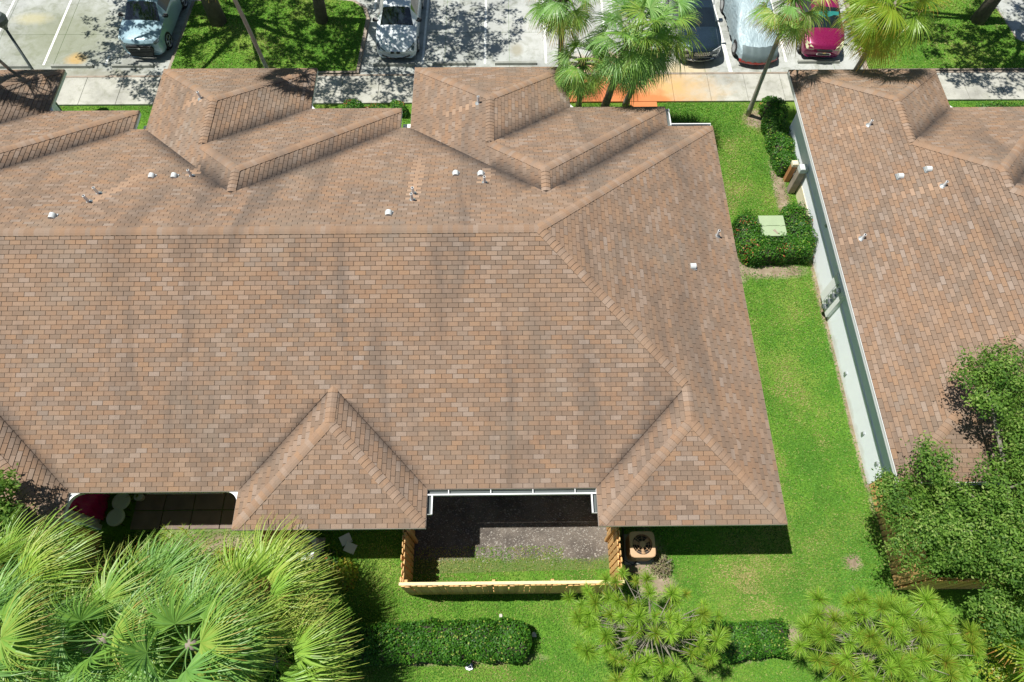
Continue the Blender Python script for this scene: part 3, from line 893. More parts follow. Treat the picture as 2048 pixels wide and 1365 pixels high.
# paving behind the left part of the row
pv = empty('patio', (0, 0, 0), kind='structure')
for r in range(2):
    for i in range(4):
        b = MB(); b.box((-11.45 + i * .93, 5.25 - r * .60, .02), (.90, .57, .06), bev=.006, tint=(random.random(), 0, 0, 1)); b.build('paver', M['paver'], pv)
for i in range(4):
    b = MB(); b.box((-11.45 + i * .93, 5.83, .02), (.90, .53, .06), bev=.006); b.build('paver', M['paver'], pv)

# ================================================================ FENCES
def board(parent, x, y, axis, h, side, mat, lean=0.0, w=.14):
    b = MB(); t = random.random()
    d = .012; P = [(-w / 2, 0), (w / 2, 0), (w / 2, h - .035), (w / 2 - .03, h), (-w / 2 + .03, h), (-w / 2, h - .035)]
    V = []
    for s in (-d, d):
        for u, z in P:
            V.append((u, s, z) if axis == 'x' else (-s, u, z))
    F = [(5, 4, 3, 2, 1, 0), (6, 7, 8, 9, 10, 11)] + [((i + 1) % 6, i, 6 + i, 6 + (i + 1) % 6)[::-1] for i in range(6)]
    b.add(V, F, tint=(t, 0, 0, 1))
    o = b.build('board', mat, parent, loc=(x, y, .03))
    o.rotation_euler = (random.gauss(0, .006), random.gauss(0, .006), random.gauss(0, .02))
    return o
def run(parent, a, b_, h=1.96, step=.186, faces=(-1, 1)):
    ax = 'x' if abs(b_[0] - a[0]) > abs(b_[1] - a[1]) else 'y'
    L = (b_[0] - a[0]) if ax == 'x' else (b_[1] - a[1]); sgn = 1 if L > 0 else -1; L = abs(L)
    for z in (.35, 1.05, 1.72):
        m = MB(); c = ((a[0] + b_[0]) / 2, (a[1] + b_[1]) / 2, z)
        m.box(c, (L, .045, .085) if ax == 'x' else (.045, L, .085)); m.build('rail', M['wood'], parent)
    for side in faces:
        n = int(L / step)
        off = 0 if side < 0 else step / 2
        for i in range(n + (1 if side < 0 else 0)):
            t = min(L - .07, i * step + off + .07)
            x = a[0] + (sgn * t if ax == 'x' else side * .030); y = a[1] + (side * .030 if ax == 'x' else sgn * t)
            board(parent, x, y, ax, h + random.uniform(-.008, .008), side, M['wood'])
def post(parent, x, y, h=1.99):
    m = MB(); m.box((x, y, h / 2), (.09, .09, h), bev=.012, tint=(.4, 0, 0, 1)); m.build('post', M['wood'], parent)
f1 = empty('wooden_fence', (0, 2.41, 0), 'orange wooden board fence around the small soil yard behind the middle gables', 'fence')
def F_run(f, a, b_, **k):
    a = (a[0] - f.location.x, a[1] - f.location.y); b_ = (b_[0] - f.location.x, b_[1] - f.location.y); run(f, a, b_, **k)
def F_post(f, x, y, **k): post(f, x - f.location.x, y - f.location.y, **k)
F_run(f1, (-3.05, 4.5), (-3.05, 2.45)); F_run(f1, (3.0, 4.5), (3.0, 2.45)); F_run(f1, (-3.08, 2.40), (3.04, 2.40), step=.149, faces=(-1,))
m_ = MB(); m_.box((-.02, .02, 1.99), (6.2, .085, .03), bev=.006, tint=(.9, 0, 0, 1)); m_.build('cap_rail', M['wood_pale'], f1)
for x, y in ((-2.93, 2.50), (2.90, 2.50), (-.52, 2.48), (1.1, 2.48), (-2.95, 3.9), (2.92, 3.9)): F_post(f1, x, y)
f2 = empty('wooden_fence', (-10, 2.41, 0), 'wooden board fence half hidden under the palms at lower left', 'fence')
F_run(f2, (-12.75, 4.25), (-12.75, 2.45)); F_run(f2, (-7.02, 4.5), (-7.02, 2.45)); F_run(f2, (-12.78, 2.40), (-7.0, 2.40))
for x, y in ((-12.65, 2.5), (-7.1, 2.5), (-9.9, 2.48)): F_post(f2, x, y)
f3 = empty('wooden_fence', (12, 2.41, 0), 'wooden board fence running from the white side wall under the leafy tree', 'fence')
F_run(f3, (11.56, 5.55), (11.56, 2.45)); F_run(f3, (11.53, 2.40), (17.0, 2.40))
for x, y in ((11.66, 2.5), (13.6, 2.48), (16.9, 2.5)): F_post(f3, x, y)

# ================================================================ YARD THINGS
def ac_unit(name, x, y, w, h, mat, label, rz=0):
    t = empty(name, (x, y, 0), label, 'air conditioner', 'air conditioner units behind the row', rz=rz)
    b = MB(); b.box((0, 0, .035), (w + .16, w + .16, .07), bev=.01); b.build('pad', M['stop'], t)
    r = .10; n = 6
    def rr(wd, z):
        P = []
        for i in range(40):
            a = 2 * pi * i / 40; q = wd / 2 / (abs(cos(a)) ** 7 + abs(sin(a)) ** 7) ** (1 / 7); P.append((q * cos(a), q * sin(a), z))
        return P
    b = MB(); A = rr(w, .07); B = rr(w, h - .05); C = rr(w + .02, h - .05); D = rr(w + .02, h - .012); E_ = rr(w - .02, h)
    N = len(A)
    b.add(A + B, [(i, (i + 1) % N, N + (i + 1) % N, N + i) for i in range(N)])
    # louvre ribs
    for k in range(9):
        z = .13 + k * (h - .22) / 9
        R1 = rr(w + .012, z); R2 = rr(w + .012, z + .03)
        b.add(R1 + R2, [(i, (i + 1) % N, N + (i + 1) % N, N + i) for i in range(N)])
    b.build('casing', mat, t)
    # top ring with round hole
    b = MB(); m_ = N; hole = []
    R_ = w * .40
    for i in range(N):
        a = math.atan2(E_[i][1], E_[i][0]); hole.append((R_ * cos(a), R_ * sin(a), h))
    low = [(x_, y_, h - .10) for x_, y_, _ in hole]
    b.add(C + D + E_ + hole + low, [(k * N + i, k * N + (i + 1) % N, (k + 1) * N + (i + 1) % N, (k + 1) * N + i) for k in range(4) for i in range(N)])
    b.build('top_panel', mat, t)
    b = MB(); b.cyl((0, 0, h - .30), R_, .01, 24); b.build('fan_well', M['black'], t)
    b = MB(); b.cyl((0, 0, h - .16), .085, .06, 16)
    for k in range(3):
        a = k * 2 * pi / 3 + .6
        P = [(.07, -.03, -.12), (R_ * .9, -.05, -.10), (R_ * .9, .07, -.13), (.07, .04, -.14)]
        b.add([(x_ * cos(a) - y_ * sin(a), x_ * sin(a) + y_ * cos(a), h + z_) for x_, y_, z_ in P], [(0, 1, 2, 3)])
    b.build('fan', M['beige_metal'] if mat is M['beige_metal'] else M['steel'], t)
    b = MB()
    for k in range(8):
        a = k * pi / 4; b.tube([(.08 * cos(a), .08 * sin(a), h + .012), (R_ * cos(a), R_ * sin(a), h + .004)], .006, 5)
    for q in (.33, .62, .85): b.tube([(R_ * q * cos(k * pi / 10), R_ * q * sin(k * pi / 10), h + .010) for k in range(21)], .004, 4, cap=False)
    b.cyl((0, 0, h + .002), .085, .025, 16)
    b.build('fan_guard', mat, t)
    return t
ac_unit('ac_unit', 3.88, 3.62, .74, .86, M['beige_metal'], 'beige rusty air conditioner unit half in roof shade beside the soil yard fence')
ac_unit('ac_unit', -6.22, 3.62, .72, .82, M['pale_metal'], 'pale grey air conditioner unit beside the palm fronds at lower left')
b = MB(); b.tube([(3.42, 4.4, .5), (3.40, 3.9, .35), (3.42, 3.3, .06), (3.7, 3.15, .05), (3.86, 3.3, .15)], .022, 8)
b.build('hose', M['black'], label='black insulated hose beside the beige air conditioner', cat='hose', smooth=True)

# transformer box
t = empty('transformer_box', (9.87, 15.15, 0), 'pale green transformer box in the middle of the clipped hedge', 'transformer box')
b = MB(); b.box((0, 0, .05), (1.1, 1.1, .10), bev=.01); b.build('pad', M['stop'], t)
b = MB(); b.box((0, .0, .46), (.90, .88, .72), bev=.01); b.build('cabinet', M['green_metal'], t)
b = MB(); b.box((0, .235, .845), (.94, .46, .05), bev=.012); b.build('lid', M['green_metal'], t)
b = MB(); b.box((0, -.235, .838), (.94, .46, .05), bev=.012)
b.box((-.30, -.30, .866), (.05, .02, .012)); b.box((.30, -.02, .868), (.10, .03, .012)); b.box((-.30, -.02, .868), (.10, .03, .012))
b.build('hood', M['green_metal'], t)
b = MB(); b.add([(-.05, -.22, .8665), (.05, -.16, .8665), (.09, -.26, .8665), (.16, -.34, .8665), (.10, -.40, .8665), (.04, -.30, .8665)], [(0, 5, 4, 3, 2, 1)]); b.build('stain', M['kerb'], t)
# utility pedestals
def pedestal(x, y, w, h, ms, mt, label):
    t = empty('utility_pedestal', (x, y, 0), label, 'utility box', 'utility pedestals by the white wall')
    b = MB(); b.box((0, 0, h * .45), (w, w, h * .9), bev=.008); b.build('post_body', ms, t)
    b = MB(); b.box((0, 0, h * .93), (w + .03, w + .03, h * .16), bev=.03); b.build('cap', mt, t)
pedestal(11.22, 18.02, .20, 1.05, M['brown_box'], M['cream'], 'low brown utility pedestal with cream top against the hedge')
pedestal(11.28, 17.45, .26, 1.45, M['kerb'], M['pale_metal'], 'taller pale grey utility pedestal against the white wall')
# meter bank on the white wall
WX = 10.76 + .72
t = empty('meter_bank', (WX, 12.05, 1.0), 'white panel with a row of four round electric meters on the side wall', 'electric meters')
b = MB(); b.box((-.075, 0, 0), (.15, .95, 1.5), bev=.01); b.build('cabinet', M['trim'], t)
b = MB(); b.box((-.16, .28, 0), (.02, .30, 1.38)); b.build('cover', M['trim'], t)
for i in range(4):
    z = -.52 + .36 * i
    b = MB(); b.cyl((-.24, -.16, z), .105, .10, 20, axis='x'); m_ = b.build('meter', M['steel'], t)
    b = MB(); b.cyl((-.30, -.16, z), .085, .07, 20, axis='x'); b.build('meter_glass', M['lens_dark'], m_)
    b = MB(); b.box((-.165, .06, z), (.03, .05, .12)); b.build('latch', M['steel'], t)
b = MB(); b.tube([(-.08, -.3, -.75), (-.08, -.3, -.98)], .03, 8); b.build('conduit', M['black'], t)
# things in the shaded left notch
b = MB()
n_, m_ = 14, 22; V = []; 
for i in range(n_ + 1):
    for j in range(m_ + 1):
        y = 4.62 + 1.0 * i / n_; z = .12 + 2.3 * j / m_
        V.append((-12.955 + .11 + .025 * sin(i * 1.3 + sin(j * .7) * 1.2) + .02 * sin(j * .9 + i * .4) + (.10 * (1 - j / m_) ** 2), y, z))
b.add(V, [(i * (m_ + 1) + j, (i + 1) * (m_ + 1) + j, (i + 1) * (m_ + 1) + j + 1, i * (m_ + 1) + j + 1) for i in range(n_) for j in range(m_)])
o = b.build('vinyl_sheet', M['magenta'], smooth=True, label='glossy magenta sheet hanging on the white wall at lower left', cat='sheet')
sol = o.modifiers.new('thick', 'SOLIDIFY'); sol.thickness = .006
b = MB(); b.box((-12.88, 4.45, 1.2), (.14, .14, 2.4), bev=.01); b.build('downpipe', M['pale_metal'], label='pale square downpipe between the magenta sheet and the fence', cat='downpipe')
def stool(x, y, label):
    t = empty('garden_stool', (x, y, 0), label, 'stool', 'round garden stools on the shaded patio')
    b = MB()
    P = [(.20, .40), (.26, .41), (.28, .44), (.275, .47), (.22, .50), (.0, .505)]
    for (r0, z0), (r1, z1) in zip(P[:-1], P[1:]): b.cyl((0, 0, z0), r0, z1 - z0, 24, r2=max(r1, .001))
    b.build('seat', M['cushion'], t)
    for k in range(4):
        a = k * pi / 2 + .5; b = MB(); b.tube([(.16 * cos(a), .16 * sin(a), .41), (.21 * cos(a), .21 * sin(a), .0)], .014, 6); b.build('leg', M['black'], t)
stool(-12.15, 5.15, 'round pale green stool nearer the house wall, beside the magenta sheet')
stool(-12.20, 4.66, 'round pale green stool nearer the fence, below its twin')
b = MB()
for k in range(7):
    a = k * .9; b.tube([(0, 0, .24), (.12 * cos(a), .12 * sin(a), .5), (.26 * cos(a), .26 * sin(a), .52)], [.01, .008, .004], 5, m=0)
b.cyl((0, 0, 0), .10, .24, 16, r2=.14, m=1)
b.build('potted_plant', [M['palm_yellow'], M['pale_metal']], loc=(-11.75, 5.35, .05), label='small potted plant with yellow leaves beside the round stools', cat='plant pot')
for k, (x, y, r, lb) in enumerate(((-5.15, 4.0, .5, 'upright pale paving slab leaning by the grey air conditioner'), (-4.98, 3.75, -.4, 'tilted pale paving slab nearest the lawn behind the left gable'))):
    b = MB(); b.box((0, 0, .03), (.34, .30, .05), bev=.006); o = b.build('paving_slab', M['pale_metal'], loc=(x, y, .03), label=lb, cat='slab', group='loose slabs behind the left gable'); o.rotation_euler = (.25, .15, r)
for k, (x, y, s, lb) in enumerate(((-1.25, .42, .13, 'small grey flat stone at the foot of the long hedge'), (.62, 1.22, .09, 'white stone by the rounded end of the long hedge'), (-.35, 1.75, .06, 'small white pebble on the grass above the long hedge'))):
    b = MB(); P = [(s * cos(a) * random.uniform(.7, 1.1), s * sin(a) * random.uniform(.6, 1)) for a in [i * pi / 4 for i in range(8)]]
    b.prism(P, 0, s * .5); b.build('stone', M['stone'] if k else M['steel'], loc=(x, y, .02), label=lb, cat='stone', group='loose stones by the long hedge')
# street lamp at far left
t = empty('street_lamp', (-18.72, 21.55, 0), 'dark grey lamp post with a bell shaped head at the top left corner', 'street lamp')
b = MB(); b.tube([(0, 0, 0), (-.06, .2, 1.6), (-.26, .75, 3.8)], [.07, .06, .05], 12); b.build('post', M['lamp'], t, smooth=True)
b = MB(); h0 = Vector((-.27, .78, 3.82))
for (r0, z0), (r1, z1) in (((.07, 0), (.10, .10)), ((.10, .10), (.26, .30)), ((.26, .30), (.30, .48)), ((.30, .48), (.22, .62)), ((.22, .62), (.05, .70))):
    b.cyl((h0.x, h0.y, h0.z + z0), r0, z1 - z0, 20, r2=r1)
b.build('lamp_head', M['lamp'], t)

# ================================================================ CARS
def cat(p0, p1, p2, p3, t):
    return .5 * ((2 * p1) + (-p0 + p2) * t + (2 * p0 - 5 * p1 + 4 * p2 - p3) * t * t + (-p0 + 3 * p1 - 3 * p2 + p3) * t ** 3)
def lerp(a, b, t): return a + (b - a) * t
def paint(name, col, rough=.28, metal=.35):
    m = NT(name); p = m.obj(); n = m.noise(p, 2.5, 3); f = m.noise(p, 14, 4, .7)
    c = m.ramp(n, [(.3, [x * .93 for x in col]), (.7, [x * 1.05 for x in col])])
    c = m.mix(.10, c, m.ramp(f, [(.35, (.5, .45, .35)), (.6, (1, 1, 1))]), 'MULTIPLY')
    return m.done(c, m.ramp(f, [(.3, rough * .8), (.7, rough * 1.3)]), metal, coat=.8)

def make_car(name, label, loc, rz, st, bodycol, opts):
    """st: stations (y, z_bot, w_sill, w_belt, z_belt, w_top, z_top) front to back; opts marks index ranges of glass"""
    car = empty(name, loc, label, 'car', 'cars parked nose-in along the sidewalk', rz=rz)
    bow = opts.get('bow', .32); fade = opts.get('fade', 1.1)
    L = st[-1][0]
    def section(s):
        y, zb, ws, wb, zl, wt, zt = s
        return [(ws * .80, zb), (ws * .97, zb + .06), (ws, zb + .16), (lerp(ws, wb, .7) + .005, lerp(zb, zl, .55)), (wb, zl - .09), (wb - .015, zl - .02), (lerp(wb, wt, .12), zl + .015),
                (wt + .035, zt - .10), (wt, zt - .045), (wt - .09, zt - .012), (wt * .5, zt + .008), (0.0, zt + .018)]
    SUB = 3
    n = len(st); ys = [s[0] for s in st]
    secs = []; us = []
    for i in range(n - 1):
        for k in range(SUB):
            t = k / SUB
            q = [st[max(i - 1, 0)], st[i], st[i + 1], st[min(i + 2, n - 1)]]
            tan = opts.get('sharp', ())
            s = [lerp(a, b, t) if (i in tan or i + 1 in tan) else cat(z, a, b, c, t) for z, a, b, c in zip(*q)]
            secs.append(section(s)); us.append((i + t, lerp(st[i][0], st[i + 1][0], t)))
    secs.append(section(st[-1])); us.append((n - 1, st[-1][0]))
    NS = len(secs[0]); full = []
    for (u, y), sc in zip(us, secs):
        ring = []
        wmax = max(p[0] for p in sc)
        for sgn, rng_ in ((1, range(NS)), (-1, range(NS - 2, -1, -1))):
            for j in rng_:
                x, z = sc[j]
                fb = max(0, 1 - y / fade) ; bb = max(0, 1 - (L - y) / .8)
                yy = y + bow * fb * (x / .95) ** 2 * (.5 + .5 * abs(x / .95)) - .22 * bb * (x / .95) ** 2 + .10 * fb * max(0, (z - .55)) 
                ring.append((sgn * x, yy, z))
        full.append(ring)
    R = len(full[0])
    groups = {}
    def cls(u, j):
        jj = j if j < NS - 1 else 2 * NS - 3 - j          # mirrored section segment index
        for nm, (u0, u1, j0, j1) in opts['glass'].items():
            if u0 <= u < u1 and j0 <= jj < j1: return nm + ('' if nm in ('windshield', 'rear_window', 'sunroof') else ('L' if j < NS - 1 else 'R'))
        return 'body'
    for i in range(len(full) - 1):
        u = us[i][0] + 1e-6
        for j in range(R - 1):
            groups.setdefault(cls(u, j), []).append((i, j))
    for g, cells in groups.items():
        b = MB(); idx = {}
        def vid(i, j):
            if (i, j) not in idx: idx[(i, j)] = len(b.v); b.v.append(full[i][j]); b.a.append((.5, 0, 0, 1))
            return idx[(i, j)]
        for i, j in cells:
            b.f.append((vid(i, j), vid(i + 1, j), vid(i + 1, j + 1), vid(i, j + 1))); b.m.append(0)
        if g == 'body':
            b.f.append(tuple(vid(0, j) for j in range(R)))
            b.f.append(tuple(vid(len(full) - 1, j) for j in reversed(range(R)))); b.m += [0, 0]
            o = b.build('body', bodycol, car, smooth=True)
            o.data.polygons[-1].use_smooth = False; o.data.polygons[-2].use_smooth = False
        else:
            nm = g.rstrip('LR') if g not in ('windshield', 'rear_window', 'sunroof') else g
            b.build(nm, opts.get('glassmat', {}).get(nm, M['glass']), car, smooth=True)
    W = max(s[3] for s in st)
    from mathutils.bvhtree import BVHTree
    bo = [c for c in car.children if c.name.startswith('body')][0]
    bv = BVHTree.FromPolygons([v.co[:] for v in bo.data.vertices], [p.vertices[:] for p in bo.data.polygons])
    car['_n'] = 1; del car['_n']
    PROJ[car.name] = bv
    def fy(x, z): return bow * (x / .95) ** 2 * (.5 + .5 * abs(x / .95)) + .10 * max(0, z - .55)
    # wheels
    for y in opts['wheels']:
        for s in (-1, 1):
            wx = s * (W - .10)
            b = MB(); b.cyl((wx - (.13 if s > 0 else -.02), y, opts.get('wr', .33)), opts.get('wr', .33) + .055, .115, 24, axis='x'); b.build('wheel_arch', M['black'], car)
            b = MB(); x0 = W - .20 if s > 0 else -(W - .20) - .215
            b.cyl((x0, y, opts.get('wr', .33)), opts.get('wr', .33), .215, 28, axis='x')
            w = b.build('wheel', M['rubber'], car)
            b = MB(); xo = s * (W + .018); wr = opts.get('wr', .33)
            b.cyl((xo - .005, y, wr), wr * .18, .012, 12, axis='x')
            for k in range(5):
                for dk in (-.10, .10):
                    a = k * 2 * pi / 5 + dk + .3
                    P = [(0, wr * .1), (0, wr * .66)]
                    b.tube([(xo, y + cos(a) * wr * .12, wr + sin(a) * wr * .12), (xo, y + cos(a) * wr * .66, wr + sin(a) * wr * .66)], .016, 4)
            b.tube([(xo, y + cos(k * pi / 12) * wr * .68, wr + sin(k * pi / 12) * wr * .68) for k in range(25)], .020, 5, cap=False)
            b.build('rim', M['rim'], w)
    return car, fy

PROJ = {}
def onbody(car, x, z):
    h = PROJ[car.name].ray_cast(Vector((x, -2, z)), Vector((0, 1, 0)))
    return h[0].y if h[0] is not None else .6
def lensp(car, pts, s, thick, mat, name='headlight'):
    """lamp cover given as (x, z) outline, laid onto the bodywork"""
    P = [Vector((s * x, onbody(car, s * x, z), z)) for x, z in pts]
    n = len(P); c = sum(P, Vector()) / n
    b = MB(); out = Vector((s * .35, -1, .45)).normalized()
    A = [p - out * .02 for p in P]; B = [c + (p - c) * .94 + out * thick for p in P]
    F = [(i, (i + 1) % n, n + (i + 1) % n, n + i) for i in range(n)] + [(n + i, n + (i + 1) % n, 2 * n) for i in range(n)]
    b.add(A + B + [c + out * thick * 1.4], F)
    return b.build(name, mat, car)

def mirror(car, x, y, z, mat, s):
    b = MB()
    V = []; 
    for (dx, dy, dz) in ((0, -.05, -.06), (.17, -.06, -.05), (.20, .02, 0), (.16, .07, .06), (0, .07, .07), (0, -.06, .03), (.17, -.07, .05)):
        V.append((s * (x + dx), y + dy, z + dz))
    b.add(V, [(0, 1, 6, 5), (1, 2, 3, 6), (5, 6, 3, 4), (0, 4, 3, 2), (0, 2, 1), (0, 5, 4)])
    b.box((s * (x - .03), y, z - .02), (.10, .05, .04))
    b.build('mirror', mat, car)

def lens(car, P, thick, mat, name='headlight'):
    """P: polygon points in 3D, extruded towards -y/up"""
    n = len(P); c = Vector((0, 0, 0))
    for p in P: c += Vector(p) / n
    nrm = (Vector(P[1]) - Vector(P[0])).cross(Vector(P[2]) - Vector(P[1])).normalized()
    if nrm.y > 0: nrm = -nrm
    b = MB(); A = [Vector(p) - nrm * .02 for p in P]; B = [c + (Vector(p) - c) * .93 + nrm * thick for p in P]
    b.add(A + B + [c + nrm * (thick * 1.5)], [(i, (i + 1) % n, n + (i + 1) % n, n + i) for i in range(n)] + [(n + i, n + (i + 1) % n, 2 * n) for i in range(n)])
    return b.build(name, mat, car, smooth=False)

def ring_plate(car, c, w, h, mat, name, thick=.012, tilt=0.0, n=20, pw=2.6):
    b = MB(); V = []
    for k in range(n):
        a = 2 * pi * k / n
        x = w / 2 * math.copysign(abs(cos(a)) ** (2 / pw), cos(a)); z = h / 2 * math.copysign(abs(sin(a)) ** (2 / pw), sin(a))
        V.append((c[0] + x, c[1] + z * tilt, c[2] + z))
    b.add(V + [(x, y - thick, z) for x, y, z in V], [tuple(range(n)), tuple(reversed(range(n, 2 * n)))] + [(i, n + i, n + (i + 1) % n, (i + 1) % n) for i in range(n)])
    return b.build(name, mat, car)

# ---- white sedan
P_white = paint('paint_white', (.76, .83, .86), .3, .0)
st = [(0, .22, .80, .80, .58, .70, .60), (.10, .17, .86, .86, .66, .76, .68), (.45, .16, .90, .90, .78, .70, .82), (1.05, .16, .91, .91, .86, .72, .92), (1.32, .16, .91, .91, .90, .74, .96),
      (1.95, .16, .91, .905, .93, .585, 1.40), (2.35, .16, .91, .905, .94, .575, 1.455), (3.25, .16, .91, .905, .95, .57, 1.44), (3.75, .17, .91, .90, .97, .60, 1.28), (4.15, .18, .90, .89, .97, .68, 1.02), (4.65, .22, .86, .85, .92, .70, .95), (4.82, .3, .80, .80, .80, .66, .84)]
car, fy = make_car('white_sedan', 'white four-door sedan with twin kidney shaped grilles parked nose towards the houses', (-4.90, 24.72, .012), radians(-1.0), st, P_white,
    dict(glass=dict(windshield=(3.99, 5, 8 - 0, 11), side_window=(4.7, 8, 6, 7), rear_window=(7.3, 9, 8, 11), sunroof=(6, 6.9, 9, 11)), wheels=(.88, 3.75), sharp=(4, 5)))
for s in (-1, 1):
    ring_plate(car, (s * .125, .03, .60), .20, .105, M['chrome'], 'grille_surround', .03, .35)
    ring_plate(car, (s * .125, -.002, .60), .165, .08, M['black'], 'grille', .02, .35)
    lensp(car, [(.40, .60), (.54, .55), (.76, .58), (.84, .68), (.82, .74), (.62, .68)], s, .03, M['lens_dark'])
    mirror(car, .90, 1.62, .98, M['black'], s)
b = MB(); b.tube([(-.62, fy(.62, .3) - .02, .38), (-.3, fy(.3, .3) - .03, .33), (0, -.04, .32), (.3, fy(.3, .3) - .03, .33), (.62, fy(.62, .3) - .02, .38)], .03, 8); b.build('bumper_slot', M['black'], car)
b = MB(); b.cyl((0, .13, .725), .045, .012, 20, m=0); b.cyl((0, .13, .7355), .036, .004, 20, m=1)
b.add([(0, .13, .7405), (.03, .13, .7405), (.021, .151, .7405), (0, .16, .7405)], [(0, 1, 2, 3)], m=2); b.add([(0, .13, .7405), (-.03, .13, .7405), (-.021, .109, .7405), (0, .10, .7405)], [(0, 1, 2, 3)], m=2)
M['blue'] = simple('badge_blue', (.03, .12, .5), .3)
b.build('badge', [M['black'], M['trim'], M['blue']], car)
for s in (-1, 1):
    b = MB(); b.tube([(s * .72, 1.38, .965), (s * .15, 1.34, 1.0)], .012, 5); b.build('wiper', M['black'], car)

# ---- silver blue SUV
P_silver = paint('paint_silver_blue', (.34, .50, .58), .32, .15)
st = [(0, .25, .82, .82, .78, .74, .84), (.08, .20, .89, .89, .90, .80, .95), (.45, .19, .93, .93, .98, .80, 1.03), (1.0, .19, .935, .93, 1.03, .80, 1.09), (1.22, .19, .935, .93, 1.05, .80, 1.12),
      (1.85, .19, .935, .925, 1.08, .64, 1.58), (2.2, .19, .935, .925, 1.09, .635, 1.655), (3.7, .19, .935, .92, 1.12, .62, 1.66), (4.25, .22, .93, .91, 1.14, .64, 1.55), (4.5, .26, .90, .89, 1.05, .76, 1.12), (4.6, .32, .85, .85, .9, .78, .95)]
car, fy = make_car('silver_suv', 'pale silver SUV with a large black grille, dappled by tree shade at the grass island', (-16.12, 25.0, .012), radians(-2.5), st, P_silver,
    dict(glass=dict(windshield=(3.99, 5, 8, 11), side_window=(4.7, 8, 6, 7), rear_window=(8, 9, 8, 11)), wheels=(.90, 3.62), wr=.36, bow=.26, sharp=(4, 5)))
b = MB(); zt, zb = .78, .30
V = [(-.56, .04, zt), (.56, .04, zt), (.62, .07, zt - .14), (.50, .02, zb), (-.50, .02, zb), (-.62, .07, zt - .14)]
b.add([(x, y, z) for x, y, z in V] + [(x * .96, y - .07, z) for x, y, z in V], [(0, 1, 2, 3, 4, 5), (11, 10, 9, 8, 7, 6)] + [(i, 6 + i, 6 + (i + 1) % 6, (i + 1) % 6) for i in range(6)])
b.build('grille', M['black'], car)
for k in range(5):
    b = MB(); b.box((0, -.045, .36 + .08 * k), (1.0 - .0 * k, .012, .018)); b.build('grille_bar', M['lamp'], car)
ring_plate(car, (0, -.05, .70), .15, .08, M['chrome'], 'badge', .02)
for s in (-1, 1):
    lensp(car, [(.60, .80), (.74, .74), (.87, .80), (.89, .90), (.80, .92), (.68, .87)], s, .03, M['lens_dark'])
    mirror(car, .92, 1.50, 1.16, M['black'], s)
b = MB(); b.box((0, -.02, .20), (1.1, .05, .03)); b.build('skid_plate', M['chrome'], car)
b = MB(); b.box((-.45, 1.40, 1.135), (.22, .12, .01), m=0); b.box((-.45, 1.40, 1.143), (.10, .07, .008), m=1)
M['red'] = simple('red_plastic', (.6, .03, .03), .4)
b.build('dashboard_card', [M['red'], M['blue']], car)

# ---- dark SUV with seven slot grille
P_navy = paint('paint_dark_grey', (.03, .055, .08), .22, .5)
st = [(0, .24, .80, .80, .74, .70, .78), (.08, .20, .88, .88, .86, .76, .90), (.45, .19, .92, .92, .94, .76, .99), (1.0, .19, .925, .92, .99, .77, 1.04), (1.25, .19, .925, .92, 1.02, .77, 1.08),
      (1.90, .19, .925, .915, 1.05, .64, 1.55), (2.25, .19, .925, .915, 1.06, .63, 1.62), (3.8, .19, .925, .91, 1.09, .62, 1.63), (4.3, .22, .92, .90, 1.10, .64, 1.5), (4.55, .26, .89, .88, 1.0, .74, 1.08), (4.65, .32, .85, .84, .9, .76, .92)]
car, fy = make_car('dark_suv', 'dark blue-grey SUV with a seven slot chrome grille and roof rails beside the palm cluster', (8.52, 24.40, .012), radians(2.6), st, P_navy,
    dict(glass=dict(windshield=(3.99, 5, 8, 11), side_window=(4.7, 8, 6, 7), sunroof=(5.7, 7.6, 9, 11)), wheels=(.92, 3.65), wr=.36, bow=.36, sharp=(4, 5)))
for k in range(7):
    x = (k - 3) * .098; y = fy(x, .7)
    ring_plate(car, (x, y + .01, .70), .075, .15, M['chrome'], 'grille_surround', .035, .2, 14, 3.5)
    ring_plate(car, (x, y - .022, .70), .046, .115, M['black'], 'grille_slot', .012, .2, 14, 3.5)
for s in (-1, 1):
    lensp(car, [(.44, .78), (.50, .70), (.78, .70), (.86, .78), (.84, .83), (.62, .82)], s, .03, M['lens'])
    lensp(car, [(.50, .42), (.68, .42), (.74, .54), (.52, .56)], s, .03, M['lens'], 'fog_light')
    b = MB(); b.box((s * .86, .52, .80), (.05, .10, .07)); b.build('indicator', M['amber'], car)
    mirror(car, .91, 1.58, 1.12, P_navy, s)
    b = MB(); b.tube([(s * .66, 2.05, 1.56), (s * .665, 2.2, 1.68), (s * .655, 3.6, 1.70), (s * .65, 3.9, 1.60)], .022, 8); b.build('roof_rail', M['chrome'], car)
b = MB(); b.tube([(x_, fy(x_, .3) - .02, .36 + .04 * abs(x_)) for x_ in (-.6, -.3, 0, .3, .6)], .028, 8); b.build('bumper_trim', M['chrome'], car)
b = MB(); b.tube([(x_, fy(x_, .3) - .025, .41 + .03 * abs(x_)) for x_ in (-.42, -.2, 0, .2, .42)], .035, 8); b.build('lower_grille', M['black'], car)
M['teal'] = simple('teal_sunshade', (.02, .38, .42), .35, .3, var=.25, scale=6)
b = MB(); b.add([(.16, 1.47, 1.20), (.56, 1.45, 1.17), (.54, 1.66, 1.36), (.18, 1.62, 1.34)], [(0, 1, 2, 3), (3, 2, 1, 0)]); b.build('sunshade', M['teal'], car)

